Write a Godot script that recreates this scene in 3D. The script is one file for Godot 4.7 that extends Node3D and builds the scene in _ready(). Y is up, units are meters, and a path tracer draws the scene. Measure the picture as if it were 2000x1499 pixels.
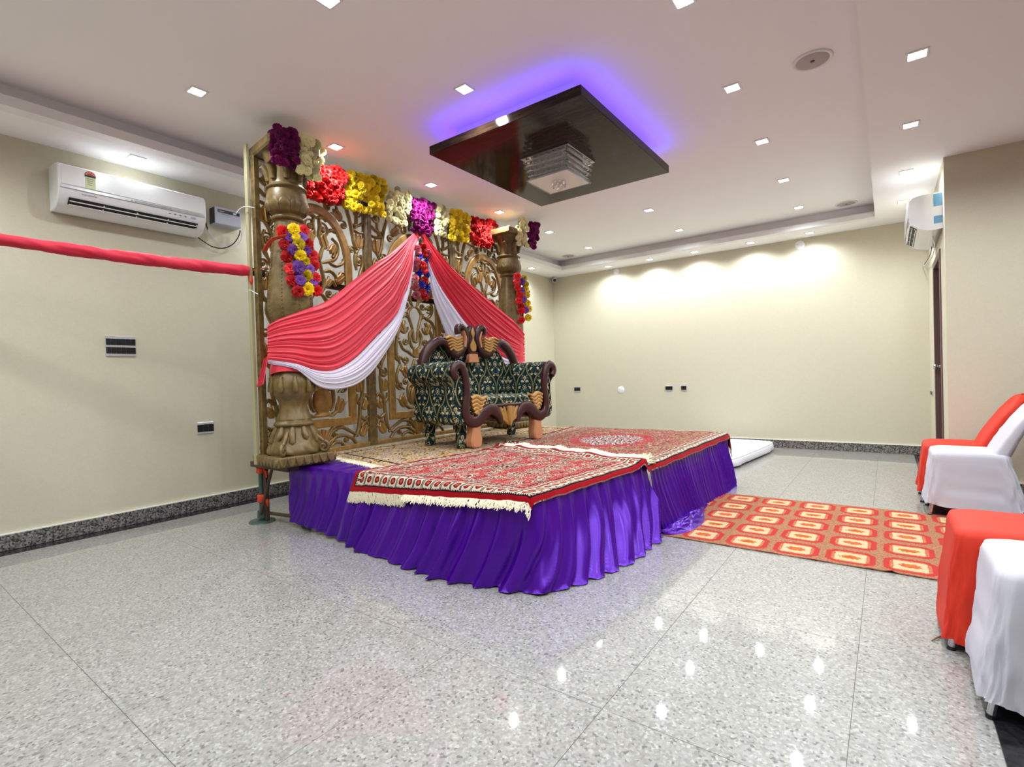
extends Node3D
# A banquet hall with a draped wedding stage. Camera recovered from the photograph: 2000 x 1499 pixels.
const F := 996.3
var CP := Vector3(0, 1, 0)
var cam_b := Basis.from_euler(Vector3(deg_to_rad(-0.65), deg_to_rad(36.391), deg_to_rad(-1.6388)), EULER_ORDER_YXZ)
var taken := {}
var M := {}
var rng := RandomNumberGenerator.new()

# ---------------------------------------------------------------- pixels to places
func ray(px: float, py: float) -> Vector3:
	return cam_b * Vector3((px - 1000.0) / F, -(py - 749.5) / F, -1.0)
func on_x(px: float, py: float, x: float) -> Vector3:
	var d := ray(px, py)
	return CP + d * (x / d.x)
func on_y(px: float, py: float, y: float) -> Vector3:
	var d := ray(px, py)
	return CP + d * ((y - 1.0) / d.y)
func on_z(px: float, py: float, z: float) -> Vector3:
	var d := ray(px, py)
	return CP + d * (z / d.z)
func on_wall(px: float, py: float, plan: Array) -> Vector3:   # first meeting with an upright sheet over a plan line
	var d := ray(px, py)
	var best := 1e9
	for i in plan.size() - 1:
		var a: Vector2 = plan[i]
		var b: Vector2 = plan[i + 1]
		var e := b - a
		var den := d.x * e.y - d.z * e.x
		if absf(den) < 1e-9: continue
		var t := (a.x * e.y - a.y * e.x) / den
		var k := (a.x * d.z - a.y * d.x) / den
		var lo := -0.002 if i > 0 else -3.0
		var hi := 1.002 if i < plan.size() - 2 else 4.0
		if t > 0.0 and k >= lo and k <= hi and t < best: best = t
	return CP + d * best

# ---------------------------------------------------------------- mesh builder
class MB:
	var v := PackedVector3Array()
	var uv := PackedVector2Array()
	var idx := PackedInt32Array()
	var t := Transform3D.IDENTITY
	func add(p: Vector3, q := Vector2.ZERO) -> int:
		v.append(t * p); uv.append(q)
		return v.size() - 1
	func tri(a: int, b: int, c: int) -> void:
		idx.append(a); idx.append(b); idx.append(c)
	func face(pts: Array, c: Vector3) -> void:      # flat convex face turned away from c
		var n := (pts[2] - pts[0] as Vector3).cross(pts[1] - pts[0])
		var m := Vector3.ZERO
		for p in pts: m += p
		m /= pts.size()
		var order := pts.duplicate()
		if n.dot(m - c) < 0.0: order.reverse()
		var k := []
		for p in order: k.append(add(p))
		for i in range(1, k.size() - 1): tri(k[0], k[i], k[i + 1])
	func box(c: Vector3, s: Vector3, b := 0.0) -> MB:
		var h := s * 0.5
		b = minf(b, minf(h.x, minf(h.y, h.z)) * 0.95)
		if b <= 0.0:
			for a in 3:
				for sg in [-1.0, 1.0]:
					var pts := []
					for q in [[-1, -1], [1, -1], [1, 1], [-1, 1]]:
						var p := Vector3()
						p[a] = sg * h[a]; p[(a + 1) % 3] = q[0] * h[(a + 1) % 3]; p[(a + 2) % 3] = q[1] * h[(a + 2) % 3]
						pts.append(c + p)
					face(pts, c)
			return self
		var g := func(sx: float, sy: float, sz: float, a: int) -> Vector3:
			var p := Vector3(sx * (h.x - b), sy * (h.y - b), sz * (h.z - b))
			p[a] += [sx, sy, sz][a] * b
			return c + p
		for a in 3:
			for sg in [-1.0, 1.0]:
				var pts := []
				for q in [[-1.0, -1.0], [1.0, -1.0], [1.0, 1.0], [-1.0, 1.0]]:
					var s3 := [0.0, 0.0, 0.0]
					s3[a] = sg; s3[(a + 1) % 3] = q[0]; s3[(a + 2) % 3] = q[1]
					pts.append(g.call(s3[0], s3[1], s3[2], a))
				face(pts, c)
		for a in 3:
			var a1 := (a + 1) % 3
			var a2 := (a + 2) % 3
			for q in [[-1.0, -1.0], [1.0, -1.0], [1.0, 1.0], [-1.0, 1.0]]:
				var s0 := [0.0, 0.0, 0.0]
				var s1 := [0.0, 0.0, 0.0]
				s0[a] = -1.0; s1[a] = 1.0
				s0[a1] = q[0]; s1[a1] = q[0]; s0[a2] = q[1]; s1[a2] = q[1]
				face([g.call(s0[0], s0[1], s0[2], a1), g.call(s1[0], s1[1], s1[2], a1), g.call(s1[0], s1[1], s1[2], a2), g.call(s0[0], s0[1], s0[2], a2)], c)
		for sx in [-1.0, 1.0]:
			for sy in [-1.0, 1.0]:
				for sz in [-1.0, 1.0]:
					face([g.call(sx, sy, sz, 0), g.call(sx, sy, sz, 1), g.call(sx, sy, sz, 2)], c)
		return self
	func grid(rows: Array, wrap := false, flip := false, us := 1.0, vs := 1.0) -> MB:   # smooth sheet
		var n: int = rows[0].size()
		var base := v.size()
		var nr := rows.size()
		for r in nr:
			var row: PackedVector3Array = rows[r]
			for k in n: add(row[k], Vector2(us * k / float(n if wrap else n - 1), vs * r / float(maxi(nr - 1, 1))))
		for r in nr - 1:
			for k in (n if wrap else n - 1):
				var a := base + r * n + k
				var b := base + r * n + (k + 1) % n
				var c := a + n
				var d := b + n
				if flip:
					tri(a, b, d); tri(a, d, c)
				else:
					tri(a, d, b); tri(a, c, d)
		return self
	func cap(ring: PackedVector3Array, c: Vector3) -> void:
		var m := Vector3.ZERO
		for p in ring: m += p
		m /= ring.size()
		for i in ring.size(): face([m, ring[i], ring[(i + 1) % ring.size()]], c)
	func lathe(prof: Array, seg := 32, wob = null) -> MB:   # prof: Vector2(radius, height)
		var rows := []
		for p in prof:
			var row := PackedVector3Array()
			for k in seg:
				var a := TAU * k / seg
				var r: float = p.x
				if wob != null: r = wob.call(r, p.y, a)
				row.append(Vector3(cos(a) * r, p.y, sin(a) * r))
			rows.append(row)
		return grid(rows, true, prof[-1].y > prof[0].y)
	func tube(pts: Array, rad, sides := 8, caps := true, squash := 1.0) -> MB:
		var rows := []
		var n := pts.size()
		var up := Vector3.UP
		var t0 := (pts[1] - pts[0] as Vector3).normalized()
		if absf(t0.dot(up)) > 0.9: up = Vector3.RIGHT
		var side := t0.cross(up).normalized()
		for i in n:
			var tg := ((pts[mini(i + 1, n - 1)] - pts[maxi(i - 1, 0)]) as Vector3).normalized()
			side = (side - tg * side.dot(tg)).normalized()
			var o := side.cross(tg).normalized()
			var r: float = rad[i] if rad is Array else rad
			var row := PackedVector3Array()
			for k in sides:
				var a := TAU * k / sides
				row.append(pts[i] + side * cos(a) * r + o * sin(a) * r * squash)
			rows.append(row)
		grid(rows, true, true)
		if caps:
			cap(rows[0], pts[1]); cap(rows[n - 1], pts[n - 2])
		return self
	func prism(poly: PackedVector2Array, z0: float, z1: float, bev := 0.0) -> MB:   # outline in x, y pushed along z, front edge eased
		var n := poly.size()
		if not Geometry2D.is_polygon_clockwise(poly):
			var r := poly.duplicate(); r.reverse(); poly = r
		var ins := PackedVector2Array()
		for i in n:
			var e0 := (poly[i] - poly[(i + n - 1) % n]).normalized()
			var e1 := (poly[(i + 1) % n] - poly[i]).normalized()
			var d := (e0.orthogonal() + e1.orthogonal())
			d = d.normalized() if d.length() > 0.01 else Vector2.ZERO
			ins.append(poly[i] - d * bev)
		if bev > 0.0 and Geometry2D.is_point_in_polygon(ins[0], poly) == false:
			for i in n: ins[i] = poly[i] * 2.0 - ins[i]
		var tr := Geometry2D.triangulate_polygon(poly)
		for k in range(0, tr.size(), 3):
			var a := ins[tr[k]]; var b := ins[tr[k + 1]]; var c := ins[tr[k + 2]]
			var mid := (a + b + c) / 3.0
			face([Vector3(a.x, a.y, z1), Vector3(b.x, b.y, z1), Vector3(c.x, c.y, z1)], Vector3(mid.x, mid.y, z1 - 1))
			a = poly[tr[k]]; b = poly[tr[k + 1]]; c = poly[tr[k + 2]]
			face([Vector3(a.x, a.y, z0), Vector3(b.x, b.y, z0), Vector3(c.x, c.y, z0)], Vector3(mid.x, mid.y, z0 + 1))
		var r0 := PackedVector3Array(); var r1 := PackedVector3Array(); var r2 := PackedVector3Array()
		for i in n:
			r0.append(Vector3(poly[i].x, poly[i].y, z0)); r1.append(Vector3(poly[i].x, poly[i].y, z1 - bev)); r2.append(Vector3(ins[i].x, ins[i].y, z1))
		grid([r0, r1], true, false)
		if bev > 0.0: grid([r1, r2], true, false)
		return self
	func slab(rows: Array, th: float, us := 1.0, vs := 1.0) -> MB:      # a sheet with thickness (downwards)
		grid(rows, false, false, us, vs)
		var low := []
		for r in rows:
			var q := PackedVector3Array()
			for p in r: q.append(p - Vector3(0, th, 0))
			low.append(q)
		grid(low, false, true, us, vs)
		var n: int = rows[0].size()
		grid([low[0], rows[0]], false, false); grid([rows[-1], low[-1]], false, false)
		var l0 := PackedVector3Array(); var l1 := PackedVector3Array(); var m0 := PackedVector3Array(); var m1 := PackedVector3Array()
		for r in rows.size():
			l0.append(rows[r][0]); l1.append(low[r][0]); m0.append(rows[r][n - 1]); m1.append(low[r][n - 1])
		grid([l0, l1], false, false); grid([m1, m0], false, false)
		return self
	func mesh() -> ArrayMesh:
		var nn := PackedVector3Array()
		nn.resize(v.size())
		for i in range(0, idx.size(), 3):
			var a := v[idx[i]]
			var c := (v[idx[i + 2]] - a).cross(v[idx[i + 1]] - a)
			nn[idx[i]] += c; nn[idx[i + 1]] += c; nn[idx[i + 2]] += c
		for i in nn.size(): nn[i] = nn[i].normalized() if nn[i].length_squared() > 1e-20 else Vector3.UP
		var arr := []
		arr.resize(Mesh.ARRAY_MAX)
		arr[Mesh.ARRAY_VERTEX] = v; arr[Mesh.ARRAY_NORMAL] = nn; arr[Mesh.ARRAY_TEX_UV] = uv; arr[Mesh.ARRAY_INDEX] = idx
		var m := ArrayMesh.new()
		m.add_surface_from_arrays(Mesh.PRIMITIVE_TRIANGLES, arr)
		return m

func smooth(pts: Array, per := 6) -> Array:          # Catmull-Rom through Vector2 or Vector3 points
	var out := []
	var n := pts.size()
	for i in n - 1:
		var a = pts[maxi(i - 1, 0)]; var b = pts[i]; var c = pts[i + 1]; var d = pts[mini(i + 2, n - 1)]
		for k in per: out.append(b.cubic_interpolate(c, a, d, k / float(per)))
	out.append(pts[-1])
	return out
func even(pts: Array, n: int) -> Array:              # n points at even steps along a line
	var acc := [0.0]
	for i in range(1, pts.size()): acc.append(acc[-1] + pts[i].distance_to(pts[i - 1]))
	var out := []
	var j := 0
	for k in n:
		var want: float = acc[-1] * k / float(n - 1)
		while j < pts.size() - 2 and acc[j + 1] < want: j += 1
		var span: float = maxf(acc[j + 1] - acc[j], 1e-6)
		out.append(pts[j].lerp(pts[j + 1], clampf((want - acc[j]) / span, 0.0, 1.0)))
	return out
func poly2(a: Array) -> PackedVector2Array:
	var p := PackedVector2Array()
	for q in a: p.append(q)
	return p

# ---------------------------------------------------------------- nodes
func numbered(called: String) -> String:
	if not taken.has(called):
		taken[called] = 0
		return called
	taken[called] += 1
	return "%s_%03d" % [called, taken[called]]
func thing(called: String, label: String, category: String, at := Vector3.ZERO, turn := 0.0, group := "") -> Node3D:
	var o := Node3D.new()
	o.name = numbered(called)
	add_child(o)
	o.position = at; o.rotation.y = turn
	tag(o, label, category, group)
	return o
func tag(o: Node, label: String, category: String, group := "") -> void:
	o.set_meta("label", label); o.set_meta("category", category)
	if group: o.set_meta("group", group)
func part(parent: Node, called: String, shape, mat: Material, label := "") -> MeshInstance3D:
	var o := MeshInstance3D.new()
	o.name = called
	o.mesh = shape.mesh() if shape is MB else shape
	o.material_override = mat
	parent.add_child(o, true)
	if label: o.set_meta("label", label)
	return o
func single(called: String, shape, mat: Material, label: String, category: String, group := "") -> MeshInstance3D:
	var o := MeshInstance3D.new()
	o.name = numbered(called)
	o.mesh = shape.mesh() if shape is MB else shape
	o.material_override = mat
	add_child(o)
	tag(o, label, category, group)
	return o
func structure(called: String, shape, mat: Material) -> MeshInstance3D:
	var o := MeshInstance3D.new()
	o.name = called
	o.mesh = shape.mesh() if shape is MB else shape
	o.material_override = mat
	add_child(o)
	o.set_meta("kind", "structure")
	return o
func copy_of(o: Node3D, at: Vector3, turn := 0.0, label := "") -> Node3D:
	var base := String(o.name)
	var c: Node3D = o.duplicate()
	c.name = numbered(base)
	add_child(c)
	c.position = at; c.rotation.y = turn
	if label: c.set_meta("label", label)
	return c
func letters(text: String, height: float, mat: Material, parent: Node, called: String, xf: Transform3D, depth := 0.001) -> MeshInstance3D:
	var tm := TextMesh.new()
	var f := SystemFont.new()
	f.font_names = PackedStringArray(["Droid Sans"])
	tm.font = f; tm.text = text; tm.font_size = 32; tm.depth = depth; tm.pixel_size = height / 24.0
	var o := part(parent, called, tm, mat)
	o.transform = xf
	return o

# ---------------------------------------------------------------- materials
func mat(called: String, c: Color, rough := 0.6, metal := 0.0, spec := 0.5) -> StandardMaterial3D:
	var m := StandardMaterial3D.new()
	m.resource_name = called
	m.albedo_color = c; m.roughness = rough; m.metallic = metal; m.metallic_specular = spec
	M[called] = m
	return m
func rgb(r: int, g: int, b: int) -> Color:
	return Color8(r, g, b)
func picture(w: int, h: int, f: Callable) -> ImageTexture:
	var im := Image.create(w, h, false, Image.FORMAT_RGB8)
	for y in h:
		for x in w: im.set_pixel(x, y, f.call(x, y))
	return ImageTexture.create_from_image(im)
func noise(kind: int, freq: float, sd: int, oct := 1) -> FastNoiseLite:
	var n := FastNoiseLite.new()
	n.noise_type = kind; n.frequency = freq; n.seed = sd
	n.fractal_type = FastNoiseLite.FRACTAL_FBM if oct > 1 else FastNoiseLite.FRACTAL_NONE
	n.fractal_octaves = oct
	return n
func granite(w: int, pal: Array, cut: Array, sd: int, f: float) -> ImageTexture:
	var a := noise(FastNoiseLite.TYPE_CELLULAR, f, sd); a.cellular_return_type = FastNoiseLite.RETURN_CELL_VALUE; a.cellular_jitter = 1.0
	a.domain_warp_enabled = true; a.domain_warp_amplitude = 10.0; a.domain_warp_frequency = 0.06
	var b := noise(FastNoiseLite.TYPE_SIMPLEX, f * 3.0, sd + 1, 2)
	var im := Image.create(w, w, false, Image.FORMAT_RGB8)
	for y in w:
		for x in w:
			var q := a.get_noise_2d(x, y) * 0.5 + 0.5
			var c: Color = pal[-1]
			for k in cut.size():
				if q < cut[k]:
					c = pal[k]
					break
			var g := 1.0 + b.get_noise_2d(x, y) * 0.09
			im.set_pixel(x, y, Color(c.r * g, c.g * g, c.b * g))
	return ImageTexture.create_from_image(im)
func tri(m: StandardMaterial3D, tex: Texture2D, metres: float, world := true) -> void:
	m.albedo_texture = tex
	m.uv1_triplanar = true; m.uv1_world_triplanar = world
	m.uv1_scale = Vector3.ONE / metres
func soft_noise(lo: Color, hi: Color, freq: float, sd: int, w := 256, oct := 3) -> NoiseTexture2D:
	var t := NoiseTexture2D.new()
	t.width = w; t.height = w; t.seamless = true
	t.noise = noise(FastNoiseLite.TYPE_SIMPLEX, freq, sd, oct)
	var g := Gradient.new()
	g.set_color(0, lo); g.set_color(1, hi)
	t.color_ramp = g
	return t
func stretch_noise(lo: Color, hi: Color, fx: float, fy: float, sd: int, w := 256) -> ImageTexture:   # streaky grain
	var n := noise(FastNoiseLite.TYPE_SIMPLEX, 1.0, sd, 3)
	return picture(w, w, func(x: int, y: int) -> Color:
		return lo.lerp(hi, clampf(n.get_noise_2d(x * fx, y * fy) * 0.9 + 0.5, 0.0, 1.0)))

func _ready() -> void:
	rng.seed = 7
	var cam := Camera3D.new()
	cam.name = "camera"
	cam.transform = Transform3D(cam_b, CP)
	cam.fov = rad_to_deg(2.0 * atan(749.5 / F)); cam.near = 0.05; cam.far = 60.0; cam.current = true
	add_child(cam)
	var we := WorldEnvironment.new()
	var env := Environment.new()
	env.background_mode = Environment.BG_COLOR; env.background_color = Color.BLACK
	env.tonemap_mode = Environment.TONE_MAPPER_LINEAR; env.tonemap_exposure = EXPOSURE
	env.sdfgi_enabled = true; env.ssao_enabled = true; env.ssil_enabled = true
	we.environment = env
	add_child(we)
	make_materials()
	room()
	ceiling_things()
	wall_things()
	stage()
	backdrop()
	drapes()
	flowers()
	sofa()
	floor_things()

const EXPOSURE := 0.94
const LAMP := 1.0
const LAMP_TINT := Color(0.955, 0.985, 1.0)
const HU := 2.80      # tray ceiling
const HS := 2.64      # border soffit
const XL := -4.5
const ZB := -7.33
const XR := 0.38

func make_materials() -> void:
	var wall := mat("wall paint", Color.WHITE, 0.55, 0.0, 0.35)
	var wn := noise(FastNoiseLite.TYPE_SIMPLEX, 0.02, 4, 3)
	var wf := noise(FastNoiseLite.TYPE_VALUE, 0.6, 9)
	tri(wall, picture(384, 384, func(x: int, y: int) -> Color:
		var k := 1.0 + 0.006 * wn.get_noise_2d(x, y) + 0.016 * wf.get_noise_2d(x * 0.25, y * 2.0) + 0.014 * wf.get_noise_2d(x * 2.0, y * 0.3 + 900)
		return Color(0.80 * k, 0.772 * k, 0.685 * k)), 0.55)
	mat("ceiling paint", rgb(247, 244, 244), 0.75, 0.0, 0.3)
	mat("white moulding", rgb(236, 233, 234), 0.5)
	mat("white plastic", rgb(236, 238, 240), 0.22)
	mat("off white plastic", rgb(222, 222, 218), 0.35)
	mat("grey plastic", rgb(176, 178, 196), 0.35)
	mat("silver plastic", rgb(196, 196, 200), 0.3, 0.3)
	mat("black plastic", rgb(20, 20, 24), 0.35)
	mat("dark slot", rgb(14, 16, 18), 0.6)
	mat("blue film", rgb(110, 165, 205), 0.25)
	mat("chrome", rgb(200, 200, 205), 0.18, 1.0)
	mat("print grey", rgb(110, 112, 118), 0.5)
	mat("print white", rgb(225, 225, 230), 0.5)
	mat("sticker red", rgb(196, 74, 44), 0.5)
	mat("sticker green", rgb(214, 228, 176), 0.5)
	mat("sticker black", rgb(38, 36, 40), 0.5)
	mat("caulk", rgb(240, 236, 224), 0.6)
	var gr := mat("granite tile", Color.WHITE, 0.34, 0.0, 0.4)
	gr.clearcoat_enabled = true; gr.clearcoat = 0.75; gr.clearcoat_roughness = 0.035
	tri(gr, granite(1024, [rgb(108, 106, 103), rgb(134, 132, 127), rgb(149, 147, 142), rgb(156, 154, 149), rgb(141, 139, 134), rgb(163, 161, 157), rgb(175, 174, 170)], [0.05, 0.17, 0.40, 0.62, 0.78, 0.93], 3, 0.125), 0.9)
	var gd := mat("granite skirting", Color.WHITE, 0.18, 0.0, 0.5)
	tri(gd, granite(512, [rgb(52, 50, 50), rgb(96, 92, 90), rgb(124, 120, 116), rgb(146, 142, 138), rgb(108, 104, 102)], [0.2, 0.45, 0.68, 0.85], 13, 0.09), 0.4)
	var gb := mat("black granite", Color.WHITE, 0.14, 0.0, 0.5)
	tri(gb, granite(256, [rgb(28, 27, 30), rgb(40, 38, 42), rgb(34, 33, 36)], [0.4, 0.7], 23, 0.1), 0.3)
	mat("grout", rgb(134, 130, 124), 0.8)
	var wd := mat("dark walnut veneer", Color.WHITE, 0.10, 0.0, 0.3)
	tri(wd, stretch_noise(rgb(40, 28, 22), rgb(60, 43, 32), 0.012, 0.11, 31), 0.9)
	var led := mat("led diffuser", rgb(250, 250, 255), 0.4)
	led.emission_enabled = true; led.emission = Color(0.96, 0.98, 1.0); led.emission_energy_multiplier = 12.0
	var vl := mat("violet led strip", rgb(150, 120, 255), 0.4)
	vl.emission_enabled = true; vl.emission = Color(0.30, 0.16, 1.0); vl.emission_energy_multiplier = 3.0
	var cr := mat("crystal", Color(0.97, 0.98, 1.0, 0.08), 0.03, 0.0, 0.6)
	cr.refraction_enabled = true; cr.refraction_scale = 0.05
	mat("frosted glass", rgb(232, 228, 222), 0.3)
	mat("mirror steel", rgb(190, 186, 184), 0.12, 1.0)
	mat("speaker mesh", rgb(176, 164, 160), 0.6)
	mat("door frame", rgb(96, 70, 66), 0.4)
	mat("door leaf", rgb(56, 36, 34), 0.35)
	# stage
	var gold := mat("antique gold paint", Color.WHITE, 0.42, 0.35, 0.5)
	tri(gold, soft_noise(rgb(122, 98, 52), rgb(160, 126, 70), 0.02, 41), 0.5, false)
	var gold2 := mat("bright gold paint", Color.WHITE, 0.42, 0.3, 0.5)
	tri(gold2, soft_noise(rgb(144, 108, 54), rgb(188, 145, 80), 0.02, 43), 0.5, false)
	var olive := mat("weathered gold plaster", Color.WHITE, 0.42, 0.1, 0.5)
	var o1 := noise(FastNoiseLite.TYPE_SIMPLEX, 0.02, 51, 3)
	var o2 := noise(FastNoiseLite.TYPE_CELLULAR, 0.035, 52)
	tri(olive, picture(384, 384, func(x: int, y: int) -> Color:
		var c := rgb(98, 80, 44).lerp(rgb(126, 102, 58), clampf(o1.get_noise_2d(x, y) + 0.5, 0, 1))
		if o2.get_noise_2d(x, y) < -0.975 and o1.get_noise_2d(x * 2 + 500, y * 2) > 0.2: c = rgb(226, 216, 196)
		return c), 0.6, false)
	mat("bare timber", rgb(164, 156, 118), 0.7)
	mat("dark timber", rgb(66, 48, 34), 0.6)
	mat("rusty iron", rgb(84, 62, 50), 0.6, 0.3)
	mat("green iron", rgb(70, 92, 84), 0.5, 0.3)
	mat("orange rag", rgb(214, 66, 34), 0.8)
	var coral := mat("coral satin", rgb(232, 62, 80), 0.5, 0.0, 0.45)
	coral.rim_enabled = true; coral.rim = 0.5; coral.rim_tint = 0.5
	var lil := mat("white satin", rgb(222, 216, 232), 0.5, 0.0, 0.45)
	lil.rim_enabled = true; lil.rim = 0.3; lil.rim_tint = 0.3
	var bkc := mat("backing cloth", rgb(232, 229, 231), 0.85)
	bkc.backlight_enabled = true; bkc.backlight = Color(0.85, 0.85, 0.85)
	var vio := mat("violet satin", rgb(78, 3, 156), 0.28, 0.45, 0.5)
	var band := mat("crimson cloth", rgb(206, 30, 58), 0.7)
	band.rim_enabled = true; band.rim = 0.3
	mat("fringe yarn", rgb(226, 214, 188), 0.9)
	mat("rug edge", rgb(206, 40, 44), 0.9)
	mat("mattress cover", rgb(240, 240, 248), 0.8)
	mat("red spandex", rgb(204, 40, 6), 0.68)
	mat("white spandex", rgb(196, 194, 204), 0.7)
	mat("twig bark", rgb(118, 92, 58), 0.9)
	mat("cable black", rgb(24, 24, 26), 0.5)
	mat("cable white", rgb(206, 204, 206), 0.5)
	mat("leaf green", rgb(20, 70, 46), 0.6)
	mat("mahogany lacquer", rgb(60, 27, 28), 0.34)
	mat("gilt carving", rgb(180, 136, 74), 0.38, 0.15)
	mat("pale timber leg", rgb(196, 134, 96), 0.4)

func slabs(called: String, lo: Vector3, hi: Vector3, m: Material) -> MeshInstance3D:
	return structure(called, MB.new().box((lo + hi) * 0.5, hi - lo), m)

func room() -> void:
	var x1 := 3.2
	var z1 := 2.8
	var w: Material = M["wall paint"]
	slabs("wall_left", Vector3(XL - 0.15, -0.1, ZB - 0.15), Vector3(XL, 3.0, z1), w)
	slabs("wall_back", Vector3(XL, -0.1, ZB - 0.15), Vector3(XR, 3.0, ZB), w)
	slabs("wall_front", Vector3(XL - 0.15, -0.1, z1), Vector3(x1 + 0.15, 3.0, z1 + 0.15), w)
	slabs("wall_far_right", Vector3(x1, -0.1, -5.3), Vector3(x1 + 0.15, 3.0, z1), w)
	# the wall with the door: a thick pier whose near face looks at the camera, with an opening for the door
	var dz0 := -6.52
	var dz1 := -5.70
	var pier := MB.new()
	pier.box(Vector3((XR + x1 + 0.15) * 0.5, 1.45, (-5.3 + dz1) * 0.5), Vector3(x1 + 0.15 - XR, 3.1, -5.3 - dz1))
	pier.box(Vector3(XR + 0.1, 1.45, (dz0 + ZB - 0.15) * 0.5), Vector3(0.2, 3.1, dz0 - ZB + 0.15))
	pier.box(Vector3(XR + 0.1, 2.5, (dz0 + dz1) * 0.5), Vector3(0.2, 1.0, dz1 - dz0))
	structure("wall_right", pier, w)
	slabs("floor_base", Vector3(XL - 0.15, -0.12, ZB - 0.15), Vector3(x1 + 0.15, -0.0022, z1 + 0.15), M["grout"]).name = "floor"
	var fl: Node = get_node("floor")
	# granite slabs, each a piece of its own with a thin joint
	var made := {}
	var lay := func(xa: float, xb: float, za: float, zb: float, m: Material) -> void:
		var key := "%.3f %.3f %s" % [xb - xa, zb - za, m.resource_name]
		if not made.has(key): made[key] = MB.new().box(Vector3(0, -0.0011, 0), Vector3(xb - xa - 0.0016, 0.0022, zb - za - 0.0016), 0.0004).mesh()
		var t := part(fl, "tile", made[key], m)
		t.position = Vector3((xa + xb) * 0.5, 0, (za + zb) * 0.5)
	var xs := [-4.36]
	var x := -3.73
	while x < 0.1:
		xs.append(x); x += 0.605
	xs.append(0.222)
	var zs := [ZB, -7.12]
	var z := -6.375
	while z < z1 - 0.3:
		zs.append(z); z += 0.835
	zs.append(z1)
	for i in xs.size() - 1:
		var sh := 0.0 if i % 2 == 0 else 0.0
		for j in zs.size() - 1: lay.call(xs[i], xs[i + 1], zs[j] + sh, zs[j + 1] + sh, M["granite tile"])
	for j in zs.size() - 1:
		lay.call(XL, -4.36, zs[j], zs[j + 1], M["black granite"])
		var xx := 0.222
		while xx < x1 - 0.05 and zs[j + 1] > -5.3:
			lay.call(xx, minf(xx + 0.605, x1), maxf(zs[j], -5.3), zs[j + 1], M["black granite"]); xx += 0.605
		if zs[j] < -5.3: lay.call(0.222, XR, zs[j], minf(zs[j + 1], -5.3), M["black granite"])
	# skirting with its pale caulk line
	var sk := func(called: String, a: Vector3, b: Vector3) -> void:
		var o := structure(called, MB.new().box((a + b) * 0.5, b - a, 0.003), M["granite skirting"])
		var ln := MB.new().box(Vector3((a.x + b.x) * 0.5, b.y + 0.004, (a.z + b.z) * 0.5), Vector3(b.x - a.x - 0.002, 0.008, b.z - a.z - 0.002))
		part(o, "caulk_line", ln, M["caulk"])
	sk.call("baseboard_left", Vector3(XL, 0, ZB + 0.018), Vector3(XL + 0.018, 0.1, z1))
	sk.call("baseboard_back", Vector3(XL + 0.018, 0, ZB), Vector3(XR, 0.1, ZB + 0.018))
	sk.call("baseboard_right", Vector3(XR, 0, -5.3), Vector3(x1, 0.1, -5.282))
	# ceiling: tray, borders with a lip and a set-back shadow step
	var cp: Material = M["ceiling paint"]
	slabs("ceiling", Vector3(XL - 0.15, HU, ZB - 0.15), Vector3(x1 + 0.15, HU + 0.15, z1 + 0.15), cp)
	var tx0 := -4.03
	var tx1 := -0.085
	var tz0 := -6.85
	var tz1 := 1.6
	var st := 0.1
	slabs("ceiling_border_left", Vector3(XL, HS, ZB), Vector3(tx0 - st, HU, z1), cp)
	slabs("ceiling_border_back", Vector3(tx0 - st, HS, ZB), Vector3(XR, HU, tz0 - st), cp)
	slabs("ceiling_border_right", Vector3(tx1 + st, HS, tz0 - st), Vector3(XR, HU, z1), cp)
	slabs("ceiling_border_side", Vector3(XR, HS, -5.3), Vector3(x1, HU, z1), cp)
	slabs("ceiling_border_front", Vector3(tx0 - st, HS, tz1 + st), Vector3(tx1 + st, HU, z1), cp)
	var lip: Material = M["white moulding"]
	slabs("trim_1", Vector3(tx0 - st, HS, tz0 - st), Vector3(tx0, HS + 0.06, tz1 + st), lip)
	slabs("trim_2", Vector3(tx0, HS, tz0 - st), Vector3(tx1, HS + 0.06, tz0), lip)
	slabs("trim_3", Vector3(tx1, HS, tz0 - st), Vector3(tx1 + st, HS + 0.06, tz1 + st), cp)
	slabs("trim_4", Vector3(tx0, HS, tz1), Vector3(tx1, HS + 0.06, tz1 + st), lip)
	# door
	var fr := MB.new()
	fr.box(Vector3(XR + 0.06, 1.0, dz0 + 0.03), Vector3(0.14, 2.0, 0.06), 0.004)
	fr.box(Vector3(XR + 0.06, 1.0, dz1 - 0.03), Vector3(0.14, 2.0, 0.06), 0.004)
	fr.box(Vector3(XR + 0.06, 1.97, (dz0 + dz1) * 0.5), Vector3(0.139, 0.06, dz1 - dz0 - 0.12), 0.004)
	var d := structure("door_1", fr, M["door frame"])
	var leaf := part(d, "door_leaf", MB.new().box(Vector3(XR + 0.055, 0.97, (dz0 + dz1) * 0.5), Vector3(0.04, 1.93, dz1 - dz0 - 0.125), 0.003), M["door leaf"])
	var kn := MB.new()
	kn.t = Transform3D(Basis(Vector3.BACK, PI / 2), Vector3(XR + 0.035, 0.99, dz0 + 0.13))
	kn.lathe([Vector2(0.001, 0.062), Vector2(0.018, 0.06), Vector2(0.026, 0.05), Vector2(0.026, 0.04), Vector2(0.015, 0.028), Vector2(0.01, 0.02), Vector2(0.01, 0.006), Vector2(0.03, 0.004), Vector2(0.03, 0.0)], 20)
	part(leaf, "door_knob", kn, M["chrome"])

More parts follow.
